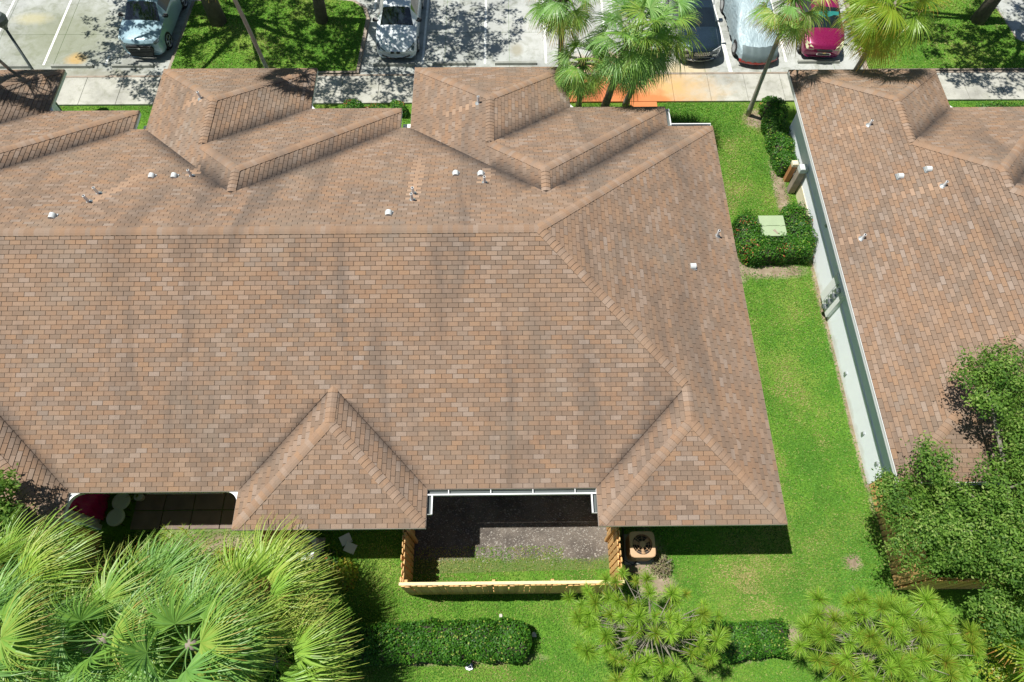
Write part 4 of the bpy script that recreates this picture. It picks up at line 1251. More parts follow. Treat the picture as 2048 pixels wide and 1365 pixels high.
# ---- car under silver cover
M['cover'] = None
m = NT('silver_car_cover'); p = m.obj(); w = m.noise(m.mapping(p, (1, .45, 1)), 5, 4, .6, 1.2); w2 = m.noise(p, 1.2, 3)
m.bump(w, .9, .06); M['cover'] = m.done(m.ramp(w2, [(.3, (.30, .40, .44)), (.7, (.38, .48, .51))]), .5, .15)
P_red = paint('paint_bumper_red', (.42, .03, .02), .3, .2)
car = empty('covered_car', (11.12, 24.34, .012), 'car wrapped in a silver grey cover with its red bumper showing underneath', 'car', 'cars parked nose-in along the sidewalk', rz=radians(2.2))
prof = [(-.02, .36, .80, .62), (.04, .50, .84, .70), (.25, .70, .90, .78), (.9, .88, .93, .84), (1.35, .98, .94, .86), (2.1, 1.40, .93, .66), (2.6, 1.47, .93, .62), (3.6, 1.45, .93, .62), (4.3, 1.15, .92, .74), (4.8, .98, .88, .76), (4.9, .6, .84, .8)]
b = MB(); V = []; NR = 30; NY = 60; R_ = random.Random(4)
for i in range(NY + 1):
    y = -.02 + 4.92 * i / NY
    k = max(j for j in range(len(prof)) if prof[j][0] <= y + 1e-6); k = min(k, len(prof) - 2)
    t = (y - prof[k][0]) / (prof[k + 1][0] - prof[k][0]); zt, ws, wt = [lerp(prof[k][q], prof[k + 1][q], t) for q in (1, 2, 3)]
    for j in range(NR + 1):
        a = j / NR * 2 - 1; s = math.copysign(1, a); aa = abs(a)
        zlow = .30 + .03 * sin(y * 5)
        if aa > .62:
            q = (aa - .62) / .38; x = lerp(wt + (ws - wt) * .45, ws, min(1, q * 1.8)); z = lerp(zt * .90, zlow, q)
            x += .018 * sin(y * 9 + q * 3) * q + .012 * sin(y * 21)
        else:
            q = aa / .62; x = (wt + (ws - wt) * .45) * q; z = zt + .02 - (zt * .10 + .02) * q ** 3.2
            z += .008 * sin(y * 7 + x * 5) + .006 * sin(x * 13 + y * 3)
        fb = max(0, 1 - y / 1.0)
        V.append((s * x, y + .32 * fb * (x / .95) ** 2, z))
b.add(V, [(i * (NR + 1) + j, i * (NR + 1) + j + 1, (i + 1) * (NR + 1) + j + 1, (i + 1) * (NR + 1) + j) for i in range(NY) for j in range(NR)])
b.add([V[j] for j in range(NR + 1)], [tuple(reversed(range(NR + 1)))])
b.build('cover', M['cover'], car, smooth=True)
b = MB(); V = []
for j in range(17):
    a = j / 8 - 1; x = a * .78
    for y, z in ((.34, .80), (.05, .62), (-.055, .48), (-.065, .30)): V.append((x, y + .32 * (x / .95) ** 2 * .95 + .012 * sin(j * 2.3), z + .018 + .01 * sin(j * 1.7)))
b.add(V, [(j * 4 + k, (j + 1) * 4 + k, (j + 1) * 4 + k + 1, j * 4 + k + 1) for j in range(16) for k in range(3)])
b.build('cover_flap', simple('cover_flap_grey', (.16, .21, .22), .4, .3), car, smooth=True)
b = MB()
V = []
for j in range(17):
    x = (j / 8 - 1) * .86; y = .32 * (x / .95) ** 2 - .05
    for dy, z in ((.03, .36), (-.02, .33), (-.025, .22), (.06, .18)): V.append((x, y + dy, z))
b.add(V, [(j * 4 + k, (j + 1) * 4 + k, (j + 1) * 4 + k + 1, j * 4 + k + 1) for j in range(16) for k in range(3)])
b.build('bumper', P_red, car, smooth=True)
for y in (.95, 3.8):
    for s in (-1, 1):
        b = MB(); b.cyl((s * .84 - .10, y, .33), .33, .20, 24, axis='x'); w = b.build('wheel', M['rubber'], car)
        b = MB(); b.cyl((s * .945 - .004, y, .33), .20, .012, 20, axis='x'); b.build('rim', M['rim'], w)

# ---- maroon hatchback
P_mar = paint('paint_maroon', (.24, .008, .075), .28, .2)
st = [(0, .23, .78, .78, .66, .66, .70), (.08, .19, .84, .84, .76, .72, .82), (.40, .18, .875, .875, .86, .72, .92), (.80, .18, .88, .875, .94, .72, 1.00), (.98, .18, .88, .875, .97, .72, 1.04),
      (1.75, .18, .88, .87, 1.02, .58, 1.50), (2.1, .18, .88, .87, 1.03, .57, 1.54), (3.3, .18, .88, .865, 1.06, .56, 1.53), (3.9, .22, .87, .85, 1.08, .60, 1.30), (4.05, .26, .84, .83, .95, .70, 1.0), (4.12, .32, .80, .80, .85, .72, .88)]
car, fy = make_car('maroon_hatchback', 'maroon hatchback with clouded headlights and teal sunshades, partly under palm fronds', (13.95, 24.62, .012), radians(-3.5), st, P_mar,
    dict(glass=dict(windshield=(3.99, 5, 8, 11), side_window=(4.7, 8, 6, 7), rear_window=(8, 9, 8, 11)), wheels=(.80, 3.30), wr=.31, bow=.34, sharp=(4, 5), glassmat=dict()))
b = MB()
for s in (-1, 1): b.add([(s * .04, 1.20, 1.17), (s * .60, 1.24, 1.16), (s * .54, 1.60, 1.41), (s * .04, 1.58, 1.44)], [(0, 1, 2, 3), (3, 2, 1, 0)])
b.build('sunshade', simple('teal_foil', (.06, .42, .38), .25, .5, var=.35, scale=7), car)
ring_plate(car, (0, .03, .66), .66, .07, M['black'], 'grille', .05, .2, 20, 5)
ring_plate(car, (0, .02, .50), .62, .11, M['chrome'], 'grille_surround', .04, .2, 20, 4)
ring_plate(car, (0, -.02, .50), .55, .075, M['black'], 'lower_grille', .02, .2, 20, 4)
M['gold'] = simple('badge_gold', (.62, .52, .25), .3, .6)
b = MB(); b.box((0, -.05, .575), (.14, .015, .028)); b.box((0, -.052, .575), (.05, .015, .05)); b.build('badge', M['gold'], car)
for s in (-1, 1):
    lensp(car, [(.42, .60), (.60, .56), (.76, .60), (.83, .72), (.82, .82), (.68, .82), (.50, .74)], s, .04, M['lens_old'])
    mirror(car, .865, 1.34, 1.06, P_mar, s)

# ================================================================ VEGETATION
G = Vector((0, 0, -1))
def rot_any(v, ang, axis): return Matrix.Rotation(ang, 3, axis) @ v

def frond(parent, org, az, el, Lp, R, nleaf, mat, droop=1.0, wind=Vector((0, 0, 0)), t0=.5, brown=0.0, rnd=random, name='frond', spread=112, wid=1.0, fuse=.45):
    """fan (palmate) leaf: petiole + many strap leaflets"""
    d = Vector((cos(az) * cos(el), sin(az) * cos(el), sin(el)))
    pts = [Vector(org)]; v = d.copy()
    n = 5
    for i in range(n):
        v = (v + G * .10 * droop * (i + 1) / n + wind * .06).normalized()
        pts.append(pts[-1] + v * (Lp / n))
    b = MB(); b.tube(pts, [.028, .024, .02, .017, .014, .011], 5, tint=(min(1, t0 + .1), 0, 0, 1), cap=False)
    hub = pts[-1]; ax = (v + G * .12 * droop).normalized()
    side = ax.cross(Vector((0, 0, 1)))
    if side.length < .1: side = Vector((-sin(az), cos(az), 0))
    side.normalize(); side = rot_any(side, rnd.uniform(-.35, .35), ax)
    nrm = side.cross(ax).normalized()
    if nrm.z < 0: nrm = -nrm
    dphi = radians(2 * spread) / nleaf
    wv0 = Vector(wind)
    for k in range(nleaf):
        ph = -radians(spread) + dphi * (k + .5)
        cf = cos(ph)
        dirn = (ax * cf + side * sin(ph) + nrm * (.20 * (1 - abs(ph) / 2) - .10 * (abs(ph) > 1.4))).normalized()
        Ln = R * (.62 + .38 * max(0, cos(ph * .62))) * rnd.uniform(.86, 1.1)
        p = hub.copy(); dv = dirn.copy()
        wdir = dirn.cross(nrm).normalized()
        tw = rnd.uniform(-.5, .5)
        wdir = (wdir * cos(tw) + nrm * sin(tw))
        seg = [0, fuse * .5, fuse, fuse + (1 - fuse) * .35, fuse + (1 - fuse) * .68, 1.0]
        wk = wv0 * rnd.uniform(.45, 1.5); gk = rnd.uniform(.6, 1.5)
        wfull = Ln * fuse * math.tan(dphi / 2) * 1.15 * wid
        W = [.006, wfull * .55, wfull, wfull * .72, wfull * .42, .003]
        V = []; 
        tt = min(1, max(0, t0 + rnd.uniform(-.14, .14)))
        prev = 0
        T = []
        for i, s in enumerate(seg):
            if i:
                dv = (dv + G * droop * gk * .52 * (s ** 1.6) * (s - prev) * 2.6 + wk * (s - prev) * 1.2 * s).normalized()
                p = p + dv * Ln * (s - prev)
            prev = s
            V += [p - wdir * W[i], p + wdir * W[i]]
            tc = tt
            if i >= 4: tc = max(.0, tt - (.16 + brown) * (1 if i == 4 else 2.2) * rnd.uniform(.3, 1))
            T += [tc, tc]
        base = len(b.v)
        b.v.extend([tuple(q) for q in V]); b.a.extend([(q, 0, 0, 1) for q in T])
        for i in range(5):
            b.f.append((base + 2 * i, base + 2 * i + 1, base + 2 * i + 3, base + 2 * i + 2)); b.m.append(0)
    return b.build(name, mat, parent)

def palm(name, label, base, top, nf, Lp, R, nleaf=34, mat=None, droop=1.0, wind=(0, 0, 0), seed=0, el_rng=(80, -45), rad=.14, skirt=0, brown=0.0, group=None, t0=.55, azs=None, wid=1.0, boots=True, fuse=.45, bark=None):
    rn = random.Random(seed)
    mat = mat or M['palm']
    t = empty(name, (base[0], base[1], 0), label, 'palm tree', group)
    bx = Vector((base[0], base[1], 0)); T = Vector(top)
    pts = []; rr = []
    N = 14
    for i in range(N + 1):
        q = i / N
        p = bx.lerp(T, q) - bx; p.x += .05 * sin(q * 3 + seed); p += Vector((0, 0, 0))
        pts.append(p); rr.append(rad * (1.25 - .3 * min(1, q * 3)) * (1 + .05 * (i % 2)))
    b = MB(); b.tube(pts, rr, 12); tr = b.build('trunk', M[bark or 'bark'], t, smooth=True)
    if boots:
        b = MB()
        for k in range(34):
            q = 1 - .16 * rn.random() ; a = k * 2.4
            p = (bx.lerp(T, q) - bx); L = rn.uniform(.12, .24)
            b.tube([p + Vector((cos(a), sin(a), 0)) * rad * .8, p + Vector((cos(a) * (rad + L * .5), sin(a) * (rad + L * .5), L * .8))], [.035, .015], 5)
        b.build('leaf_bases', M['bark'], t)
    org = T - bx
    wv = Vector(wind)
    for k in range(nf):
        q = (k + .5) / nf
        az = k * 2.39996 + rn.uniform(-.2, .2) if azs is None else azs[k % len(azs)] + rn.uniform(-.25, .25)
        el = radians(lerp(el_rng[0], el_rng[1], q ** .85) + rn.uniform(-7, 7))
        tt = t0 + rn.uniform(-.22, .32) - (.22 * max(0, q - .72) / .28)
        o = frond(t, org + Vector((cos(az) * .06, sin(az) * .06, -.25 * q)), az, el, Lp * rn.uniform(.8, 1.15), R * rn.uniform(.85, 1.1), nleaf, mat, droop * rn.uniform(.8, 1.25), wv, tt, brown, rn, wid=wid, fuse=fuse)
    for k in range(skirt):
        az = k * 2.39996; el = radians(rn.uniform(-80, -60))
        frond(t, org + Vector((0, 0, -.35)), az, el, Lp * .5, R * .7, 16, M['palm_dead'], 1.2, wv * .3, rn.uniform(.2, .8), 0, rn, name='dead_frond')
    return t

def arr_leaves(C, N, size, tint, aspect=.5, up=.55, seedrng=rng, fold=.0):
    """diamond leaves at points C (n,3) with outward dirs N (n,3)"""
    n = len(C)
    nr = N + seedrng.normal(0, .55, (n, 3)); nr[:, 2] += up
    nr /= np.linalg.norm(nr, axis=1)[:, None] + 1e-9
    a = seedrng.normal(0, 1, (n, 3)); a -= nr * (a * nr).sum(1)[:, None]; a /= np.linalg.norm(a, axis=1)[:, None] + 1e-9
    c = np.cross(nr, a); s = (size * seedrng.uniform(.7, 1.3, n))[:, None]
    V = np.stack([C - a * s, C + c * s * aspect, C + a * s, C - c * s * aspect], 1)
    F = np.arange(n * 4).reshape(-1, 4)
    return V.reshape(-1, 3), F, np.repeat(tint, 4)

def leafy_tree(name, label, base, lobes, ncl, per, leaf, mat, seed, trunk_r=.18, group=None, trunk_top=None, lean=(0, 0), spray=.34):
    r = np.random.default_rng(seed); rn = random.Random(seed)
    t = empty(name, (base[0], base[1], 0), label, 'tree', group)
    B = np.array([base[0], base[1], 0.0])
    wts = np.array([l[3] * l[4] * l[5] for l in lobes]) ** .67; wts /= wts.sum()
    cl = []; nrm = []
    for i in range(ncl):
        l = lobes[r.choice(len(lobes), p=wts)]
        d = r.normal(0, 1, 3); d /= np.linalg.norm(d)
        if d[2] < -.35: d[2] *= -.5
        q = r.uniform(.55, 1.05) ** .6
        lump = 1 + .22 * sin(d[0] * 7 + l[0] * 3) * sin(d[1] * 7 + l[1] * 5)
        cl.append(np.array(l[:3]) + d * np.array(l[3:6]) * q * lump); nrm.append(d)
    cl = np.array(cl) - B; nrm = np.array(nrm)
    n = ncl * per
    idx = np.repeat(np.arange(ncl), per)
    # leaves strung along small sprays
    sd = r.normal(0, 1, (ncl, 3)) * .6 + nrm; sd /= np.linalg.norm(sd, axis=1)[:, None]
    u = r.uniform(-.5, 1, n) * spray
    C = cl[idx] + sd[idx] * u[:, None] + r.normal(0, spray * .30, (n, 3))
    tint = np.clip(r.uniform(.05, .85, ncl)[idx] + r.normal(0, .16, n) + .10 * (u > spray * .6), 0, 1)
    V, F, T = arr_leaves(C, nrm[idx], leaf, tint, seedrng=r)
    # trunk + limbs
    b = MB()
    top = Vector(trunk_top) - Vector(B) if trunk_top else Vector((lean[0], lean[1], min(l[2] for l in lobes) - .2))
    b.tube([(0, 0, -.05), top * .5 + Vector((.05, 0, 0)), top], [trunk_r * 1.35, trunk_r, trunk_r * .8], 10)
    tr = b.build('trunk', M['bark_dark'], t, smooth=True)
    b = MB()
    for l in lobes:
        lc = Vector(l[:3]) - Vector(B)
        mid = top.lerp(lc, .55) + Vector((rn.uniform(-.2, .2), rn.uniform(-.2, .2), .2))
        b.tube([top, mid, lc], [trunk_r * .6, trunk_r * .35, trunk_r * .15], 6)
        for k in range(14):
            e = Vector(cl[rn.randrange(ncl)])
            if (e - lc).length < max(l[3:6]) * 1.2: b.tube([lc.lerp(mid, rn.random() * .5), (lc + e) / 2 + Vector((0, 0, .12)), e], [.03, .018, .008], 4)
    b.build('limbs', M['twig'], t)
    np_mesh('crown', V, F, T, mat, t)
    return t

# off-frame oaks whose trunks stand on the grass islands
leafy_tree('oak_tree', 'oak with a thick dark trunk on the grass island beside the silver SUV', (-13.27, 27.33),
           [(-16.8, 28.3, 7.0, 2.6, 2.4, 1.6), (-13.6, 28.0, 8.0, 2.8, 2.6, 1.7), (-18.8, 29.2, 6.6, 2.0, 2.0, 1.4), (-11.6, 26.6, 7.6, 2.0, 2.2, 1.2), (-18.6, 25.8, 7.0, 2.2, 2.0, 1.1), (-20.6, 27.2, 7.2, 1.7, 1.7, 1.0), (-19.5, 29.0, 7.0, 1.8, 1.6, 1.0), (-17.2, 23.6, 7.6, 1.5, 1.0, .8), (-13.6, 24.2, 7.8, 1.2, 1.1, .8)], 800, 26, .085, M['oak'], 11, .30, 'oaks on the parking islands', (-13.6, 27.9, 4.6))
leafy_tree('oak_tree', 'oak with a slimmer dark trunk nearer the white sedan on the grass island', (-8.54, 27.37),
           [(-8.4, 27.6, 7.6, 2.6, 2.5, 1.6), (-5.7, 27.0, 7.2, 2.1, 2.6, 1.5), (-3.8, 27.6, 6.6, 1.7, 1.9, 1.3), (-9.6, 25.2, 7.4, 1.8, 1.6, 1.1), (-10.6, 23.6, 7.9, 1.3, .8, .7), (-8.0, 23.7, 7.8, 1.0, .7, .7), (-6.9, 25.0, 7.2, 1.4, 1.2, .9)], 520, 26, .085, M['oak'], 12, .22, 'oaks on the parking islands', (-8.3, 27.8, 4.4))
leafy_tree('oak_tree', 'forked oak trunk on the right grass island, top right corner', (21.78, 27.15),
           [(20.6, 27.0, 7.4, 2.6, 2.6, 1.6), (17.8, 25.6, 7.0, 2.0, 2.0, 1.2), (22.2, 25.2, 7.6, 2.6, 2.2, 1.3), (15.8, 28.3, 6.8, 1.8, 1.8, 1.2), (13.4, 29.2, 6.4, 1.5, 1.6, 1.0), (19.0, 24.4, 7.8, 2.0, 1.2, .9)], 560, 26, .085, M['oak'], 13, .26, 'oaks on the parking islands', (22.2, 27.5, 4.0))
# right lower broad tree over the second house
leafy_tree('broadleaf_tree', 'large bushy green tree with fine leaves covering the corner of the right house', (13.9, 3.3),
           [(12.1, 3.3, 3.9, 1.3, 1.0, .9), (13.4, 2.6, 4.3, 1.7, 1.6, 1.0), (11.0, 3.35, 3.3, 1.0, 1.0, .7), (12.45, 6.75, 5.2, .62, .85, .45), (13.2, 7.1, 5.1, .8, .8, .5), (13.5, 6.0, 4.7, .6, .9, .5), (14.3, 2.2, 3.6, 1.1, .9, .7),
            (14.2, 4.4, 4.3, 1.1, 1.5, .8), (10.55, 4.35, 3.3, .65, .7, .45), (13.1, 1.4, 3.2, 1.4, .9, .7), (11.2, 5.0, 4.0, .38, .75, .4), (13.5, 5.0, 4.4, .5, .7, .5), (12.6, 4.3, 4.4, .8, .7, .5)] , 1500, 46, .042, M['oak'], 21, .16, None, (13.6, 3.4, 2.8), spray=.30)
leafy_tree('broadleaf_tree', 'small leafy tree against the roof edge at the far left', (-14.6, 3.3),
           [(-12.95, 3.75, 4.2, .45, .45, .4), (-13.3, 4.4, 4.3, .45, .5, .4), (-13.1, 3.0, 4.0, .7, .6, .5), (-13.9, 3.6, 4.2, .8, .8, .6)], 260, 44, .055, M['oak'], 22, .09, None, (-14.2, 3.6, 2.8), spray=.26)

# palms
palm('sabal_palm', 'smaller fan palm at the left of the cluster, in front of the rusty sidewalk', (3.0, 22.1), (2.75, 20.15, 4.1), 28, .62, .85, 40, seed=1, el_rng=(75, -70), droop=1.5, wid=.7, rad=.10, group='fan palms behind the middle gable', t0=.6)
palm('sabal_palm', 'largest fan palm of the cluster, reaching over the dark SUV', (4.13, 22.07), (4.42, 20.35, 5.0), 46, 1.05, 1.05, 40, seed=2, el_rng=(80, -62), droop=1.5, wid=.7, rad=.14, group='fan palms behind the middle gable', t0=.6)
palm('sabal_palm', 'tall fan palm at the back of the cluster, its crown cut by the top edge', (2.3, 22.15), (1.95, 21.4, 6.1), 26, .85, .95, 38, seed=3, el_rng=(70, -75), droop=1.5, wid=.7, rad=.11, brown=.15, group='fan palms behind the middle gable', t0=.5)
palm('sabal_palm', 'fan palm at the upper right of the cluster beside the dark SUV', (5.0, 22.12), (5.35, 20.7, 5.3), 30, .9, 1.0, 38, seed=33, el_rng=(75, -65), droop=1.5, wid=.7, rad=.11, group='fan palms behind the middle gable', t0=.62)
palm('washingtonia_palm', 'slender leaning palm with a red brown skirt beside the covered car', (10.31, 21.56), (10.0, 21.2, 6.0), 26, .85, .85, 34, wid=.7, droop=1.4, mat=M['palm'], seed=4, el_rng=(70, -60), rad=.085, bark='palm_trunk_grey', skirt=7, brown=.25, t0=.45, boots=False)
palm('sabal_palm', 'bright yellow-green fan palm above the right house roof', (14.44, 22.5), (13.65, 21.2, 5.6), 34, .95, 1.05, 40, mat=M['palm_yellow'], seed=5, el_rng=(75, -70), droop=1.4, wid=.7, rad=.12, brown=.25, t0=.6)
palm('washingtonia_palm', 'slender palm behind the left middle gable, only its grey trunk in view', (-9.45, 21.9), (-9.5, 21.0, 8.0), 20, .75, .75, 26, seed=6, el_rng=(70, -55), rad=.075, bark='palm_trunk_grey', skirt=5, boots=False)
palm('washingtonia_palm', 'slender palm behind the leftmost gable, next to the lamp post', (-18.75, 21.5), (-19.5, 20.4, 8.0), 22, .8, .8, 26, seed=7, el_rng=(70, -55), rad=.065, bark='palm_trunk_grey', boots=False)
# wind-blown fan palms at lower left
M['palm_wind'] = mat_leaf('palm_leaf_bright', [(0.0, (0.42, 0.28, 0.10)), (0.2, (0.42, 0.46, 0.10)), (0.5, (0.28, 0.44, 0.06)), (1.0, (0.18, 0.38, 0.06))], 0.22, 0.42, 0.4)
WN = (1.0, .62, -.05)
BL = [((-11.6, 1.0), (-11.9, .9, 4.8), 'fan palm with wind-swept fronds at the lower left corner', 41), ((-11.6, 2.3), (-12.2, 2.2, 4.2), 'fan palm nearest the wooden fence at far left, fronds blown to the right', 42),
      ((-7.5, .75), (-7.5, .85, 4.5), 'big fan palm in the centre of the lower left clump', 43), ((-6.2, 1.8), (-6.5, 1.95, 3.2), 'fan palm whose streaming fronds reach the long hedge', 44),
      ((-9.4, .9), (-9.6, 1.0, 4.3), 'fan palm between the two big crowns at lower left', 45), ((-5.9, .2), (-5.9, .55, 3.0), 'lowest fan palm of the clump at the bottom edge', 46), ((-9.3, 2.2), (-9.2, 1.9, 3.3), 'short fan palm in front of the shaded left patio', 47)]
for (bs, tp, lb, sd) in BL:
    palm('fan_palm', lb, bs, tp, 24, .75, 1.35, 46, mat=M['palm' if sd % 2 else 'palm_wind'], seed=sd, el_rng=(65, -35), rad=.13, wind=WN, droop=.8, group='fan palms at the lower left', t0=.55, brown=.03, wid=1.7, fuse=.20, boots=False)
palm('fan_palm', 'fan palm with orange-tipped leaves at the lower right corner', (14.3, .2), (13.65, .55, 3.0), 12, .7, 1.05, 30, mat=M['palm_yellow'], seed=48, el_rng=(60, -20), rad=.12, brown=.45, droop=.5, t0=.55)
# flower stalks
t = empty('flower_stalk', (-9.2, 3.3, 0), 'tall pale green feathery stalk rising in front of the shaded patio', 'plant')
b = MB(); rn = random.Random(5)
for k in range(5):
    a = rn.uniform(0, 6.28); tip = Vector((.25 * cos(a) + .12, .45 + .25 * sin(a), rn.uniform(2.9, 3.7)))
    b.tube([(0, 0, 0), tip * .6, tip], [.02, .014, .006], 5, tint=(.35, 0, 0, 1))
    for j in range(60):
        q = rn.uniform(.45, 1); p = tip * q; d = Vector((rn.gauss(0, 1), rn.gauss(0, 1), rn.gauss(.2, .6))).normalized() * .20
        w = Vector((rn.gauss(0, 1), rn.gauss(0, 1), 0)).normalized() * .012
        b.add([p - w, p + w, p + d], [(0, 1, 2)], tint=(rn.uniform(.2, .6), 0, 0, 1))
b.build('stems', M['palm_yellow'], t)

def pine(label, base, tufts, seed, trunk, needles=150, nl=.42):
    r = np.random.default_rng(seed); rn = random.Random(seed)
    t = empty('pine_tree', (base[0], base[1], 0), label, 'pine tree', 'young pines along the bottom edge')
    B = Vector((base[0], base[1], 0)); T = Vector(trunk) - B
    b = MB(); b.tube([(0, 0, -.05), T * .5 + Vector((.04, .02, 0)), T], [.10, .075, .04], 8); b.build('trunk', M['bark_dark'], t, smooth=True)
    b = MB(); Vs = []; Ts = []
    for (x, y, z, s) in tufts:
        c = Vector((x, y, z)) - B
        q = min(.98, max(.35, (c.z - .5) / T.z)); st_ = T * q
        mid = st_.lerp(c, .6) + Vector((rn.uniform(-.1, .1), rn.uniform(-.1, .1), -.08))
        b.tube([st_, mid, c], [.018, .013, .007], 5)
        for k in range(1):
            e = mid + Vector((rn.gauss(0, .3), rn.gauss(0, .3), rn.gauss(.1, .1)))
            b.tube([mid, mid.lerp(e, .5) + Vector((0, 0, .04)), e], [.010, .007, .003], 4)
        out = (c - mid).normalized() * .6 + Vector((0, 0, .8))
        n = int(needles * s)
        d = r.normal(0, 1, (n, 3)); d /= np.linalg.norm(d, axis=1)[:, None]
        o = np.array(out.normalized()); d = d + o * .55; d /= np.linalg.norm(d, axis=1)[:, None]
        L = nl * s * r.uniform(.75, 1.1, n)[:, None]
        P0 = np.array(c)[None] + d * .02
        side = np.cross(d, r.normal(0, 1, (n, 3))); side /= np.linalg.norm(side, axis=1)[:, None]
        w = .0050
        P1 = P0 + d * L * .55; P2 = P0 + d * L + np.array([0, 0, -.10]) * L
        Vs.append(np.stack([P0 - side * w, P0 + side * w, P1 + side * w, P1 - side * w, P2 - side * w * .35, P2 + side * w * .35], 1).reshape(-1, 3))
        base_t = rn.uniform(.3, .85)
        tt = np.clip(base_t + r.normal(0, .12, n), 0, 1); tt[r.random(n) < .03] = .03
        tv = np.repeat(tt[:, None], 6, 1); tv[:, 4:] += .12
        Ts.append(np.clip(tv, 0, 1).reshape(-1))
    b.build('limbs', M['twig'], t)
    V = np.concatenate(Vs); T_ = np.concatenate(Ts); n = len(V) // 6
    F = (np.arange(n) * 6)[:, None, None] + np.array([[0, 1, 2, 3], [3, 2, 5, 4]])[None]
    np_mesh('needles', V, F.reshape(-1, 4), T_, M['pine'], t)
def tufts(pts, seed, zc, rx, top):
    rn = random.Random(seed); out = []
    for (x, y) in pts:
        d = sqrt((x - top[0]) ** 2 + (y - top[1]) ** 2)
        out.append((x + rn.gauss(0, .06), y + rn.gauss(0, .06), zc - .35 * d + rn.gauss(0, .16), rn.uniform(.6, 1.1)))
    return out
def ring_pts(c, rx, ry, n, seed):
    rn = random.Random(seed); P = []
    tries = 0
    while len(P) < n and tries < 4000:
        tries += 1
        x, y = rn.uniform(-1, 1), rn.uniform(-1, 1)
        if x * x + y * y > 1: continue
        q = (c[0] + x * rx, c[1] + y * ry)
        if all((q[0] - p[0]) ** 2 + (q[1] - p[1]) ** 2 > .055 for p in P): P.append(q)
    return P
P1 = ring_pts((3.45, 1.15), 1.85, 1.3, 62, 1) + [(1.35, 1.95), (1.6, 1.5), (2.0, 2.15), (2.4, 2.45)]
pine('yellow-green pine with bare grey twigs beside the fence corner', (3.6, .9), tufts(P1, 3, 3.55, 1.6, (3.5, 1.2)), 31, (3.55, 1.15, 3.1), 200, .31)
P2 = ring_pts((9.5, .75), 2.25, 1.1, 64, 5) + [(8.1, 1.9), (8.9, 1.8), (10.6, 1.75), (9.7, 1.7)]
pine('large pine with round needle tufts at the bottom right', (9.6, .2), tufts(P2, 6, 3.5, 1.9, (9.6, .8)), 32, (9.55, .7, 3.1), 260, .36)

# hedges
def hedge(label, boxes, n, seed, group=None, leaf=.036, extra=0.0, density=None):
    r = np.random.default_rng(seed)
    c = np.mean([[b_[0], b_[1]] for b_ in boxes], 0)
    t = empty('hedge', (c[0], c[1], 0), label, 'hedge', group)
    areas = np.array([b_[3] * b_[4] * 4 + 2 * b_[5] * (b_[3] + b_[4]) for b_ in boxes]); areas /= areas.sum()
    core = MB(); Cs = []; Ns = []
    for bi, (x, y, z0, hx, hy, h) in enumerate(boxes):
        k = int(n * areas[bi])
        # superellipsoid-like surface
        d = r.normal(0, 1, (k, 3)); d[:, 2] = np.abs(d[:, 2]) * 1.2 - .15
        m_ = np.max(np.abs(d) ** 3.2, axis=1) ** (1 / 3.2)
        nn = (np.abs(d) ** 5.5).sum(1) ** (1 / 5.5); q = d / nn[:, None]
        P = q * np.array([hx, hy, h]) * r.uniform(.82, 1.03, (k, 1)); P[:, 2] = np.maximum(P[:, 2], .03)
        P += .05 * np.sin(P[:, [1]] * 7 + P[:, [0]] * 5 + bi) * q
        P += np.array([x, y, z0]) ; Cs.append(P); Ns.append(q)
        N_ = 10; V = []; 
        for i in range(N_ + 1):
            for j in range(24):
                a = 2 * pi * j / 24; e = (i / N_) * pi / 2
                dd = np.array([cos(a) * cos(e), sin(a) * cos(e), sin(e)]); nn_ = (np.abs(dd) ** 5.5).sum() ** (1 / 5.5); qq = dd / nn_
                V.append((x + qq[0] * hx * .84 - c[0], y + qq[1] * hy * .84 - c[1], z0 + qq[2] * h * .86))
        core.add(V, [(i * 24 + j, i * 24 + (j + 1) % 24, (i + 1) * 24 + (j + 1) % 24, (i + 1) * 24 + j) for i in range(N_) for j in range(24)])
    core.build('branches', M['soil'], t)
    C = np.concatenate(Cs) - np.array([c[0], c[1], 0]); Nn = np.concatenate(Ns)
    low = np.sin(C[:, 0] * 3.1 + seed) * np.sin(C[:, 1] * 4.3 + 1) * .12
    tint = np.clip(r.uniform(.1, .8, len(C)) + low, 0, .9)
    tint[r.random(len(C)) < .05] = .93
    if extra: 
        hot = (np.sin(C[:, 0] * 5 + 2) + np.sin(C[:, 1] * 6)) > .9
        tint[hot & (r.random(len(C)) < extra)] = 1.0
    V, F, T = arr_leaves(C, Nn, leaf, tint, aspect=.6, up=.35, seedrng=r)
    np_mesh('foliage', V, F, T, M['hedge'], t)
def row_boxes(x0, x1, y, hy, h, k, seed):
    rn = random.Random(seed); out = []; w = (x1 - x0) / k
    for i in range(k): out.append((x0 + w * (i + .5), y + rn.uniform(-.04, .04), 0, w * .66, hy * rn.uniform(.97, 1.04), h * rn.uniform(.97, 1.03)))
    return out
hedge('long clipped hedge below the soil yard, with a rounded right end', row_boxes(-4.75, .35, 1.05, .55, .92, 6, 1), 26000, 51)
hedge('short clipped hedge between the two pines at the bottom', row_boxes(5.2, 7.75, 1.02, .50, .85, 3, 2), 13000, 52)
hedge('horseshoe shaped hedge wrapped around the pale green transformer box', [(9.05, 15.0, 0, .42, 1.0, .95), (9.6, 14.4, 0, .78, .5, .88), (10.6, 14.45, 0, .72, .5, .88), (11.0, 15.1, 0, .42, 1.05, 1.0), (10.95, 16.0, 0, .42, .42, .75)], 22000, 53, extra=.10)
hedge('bright green hedge against the white side wall, beside the leaning palm', [(11.2, 21.2, 0, .45, .65, .9), (11.1, 20.3, 0, .40, .6, .85), (11.15, 19.4, 0, .42, .6, .9), (11.2, 18.6, 0, .38, .5, .85)], 15000, 54)
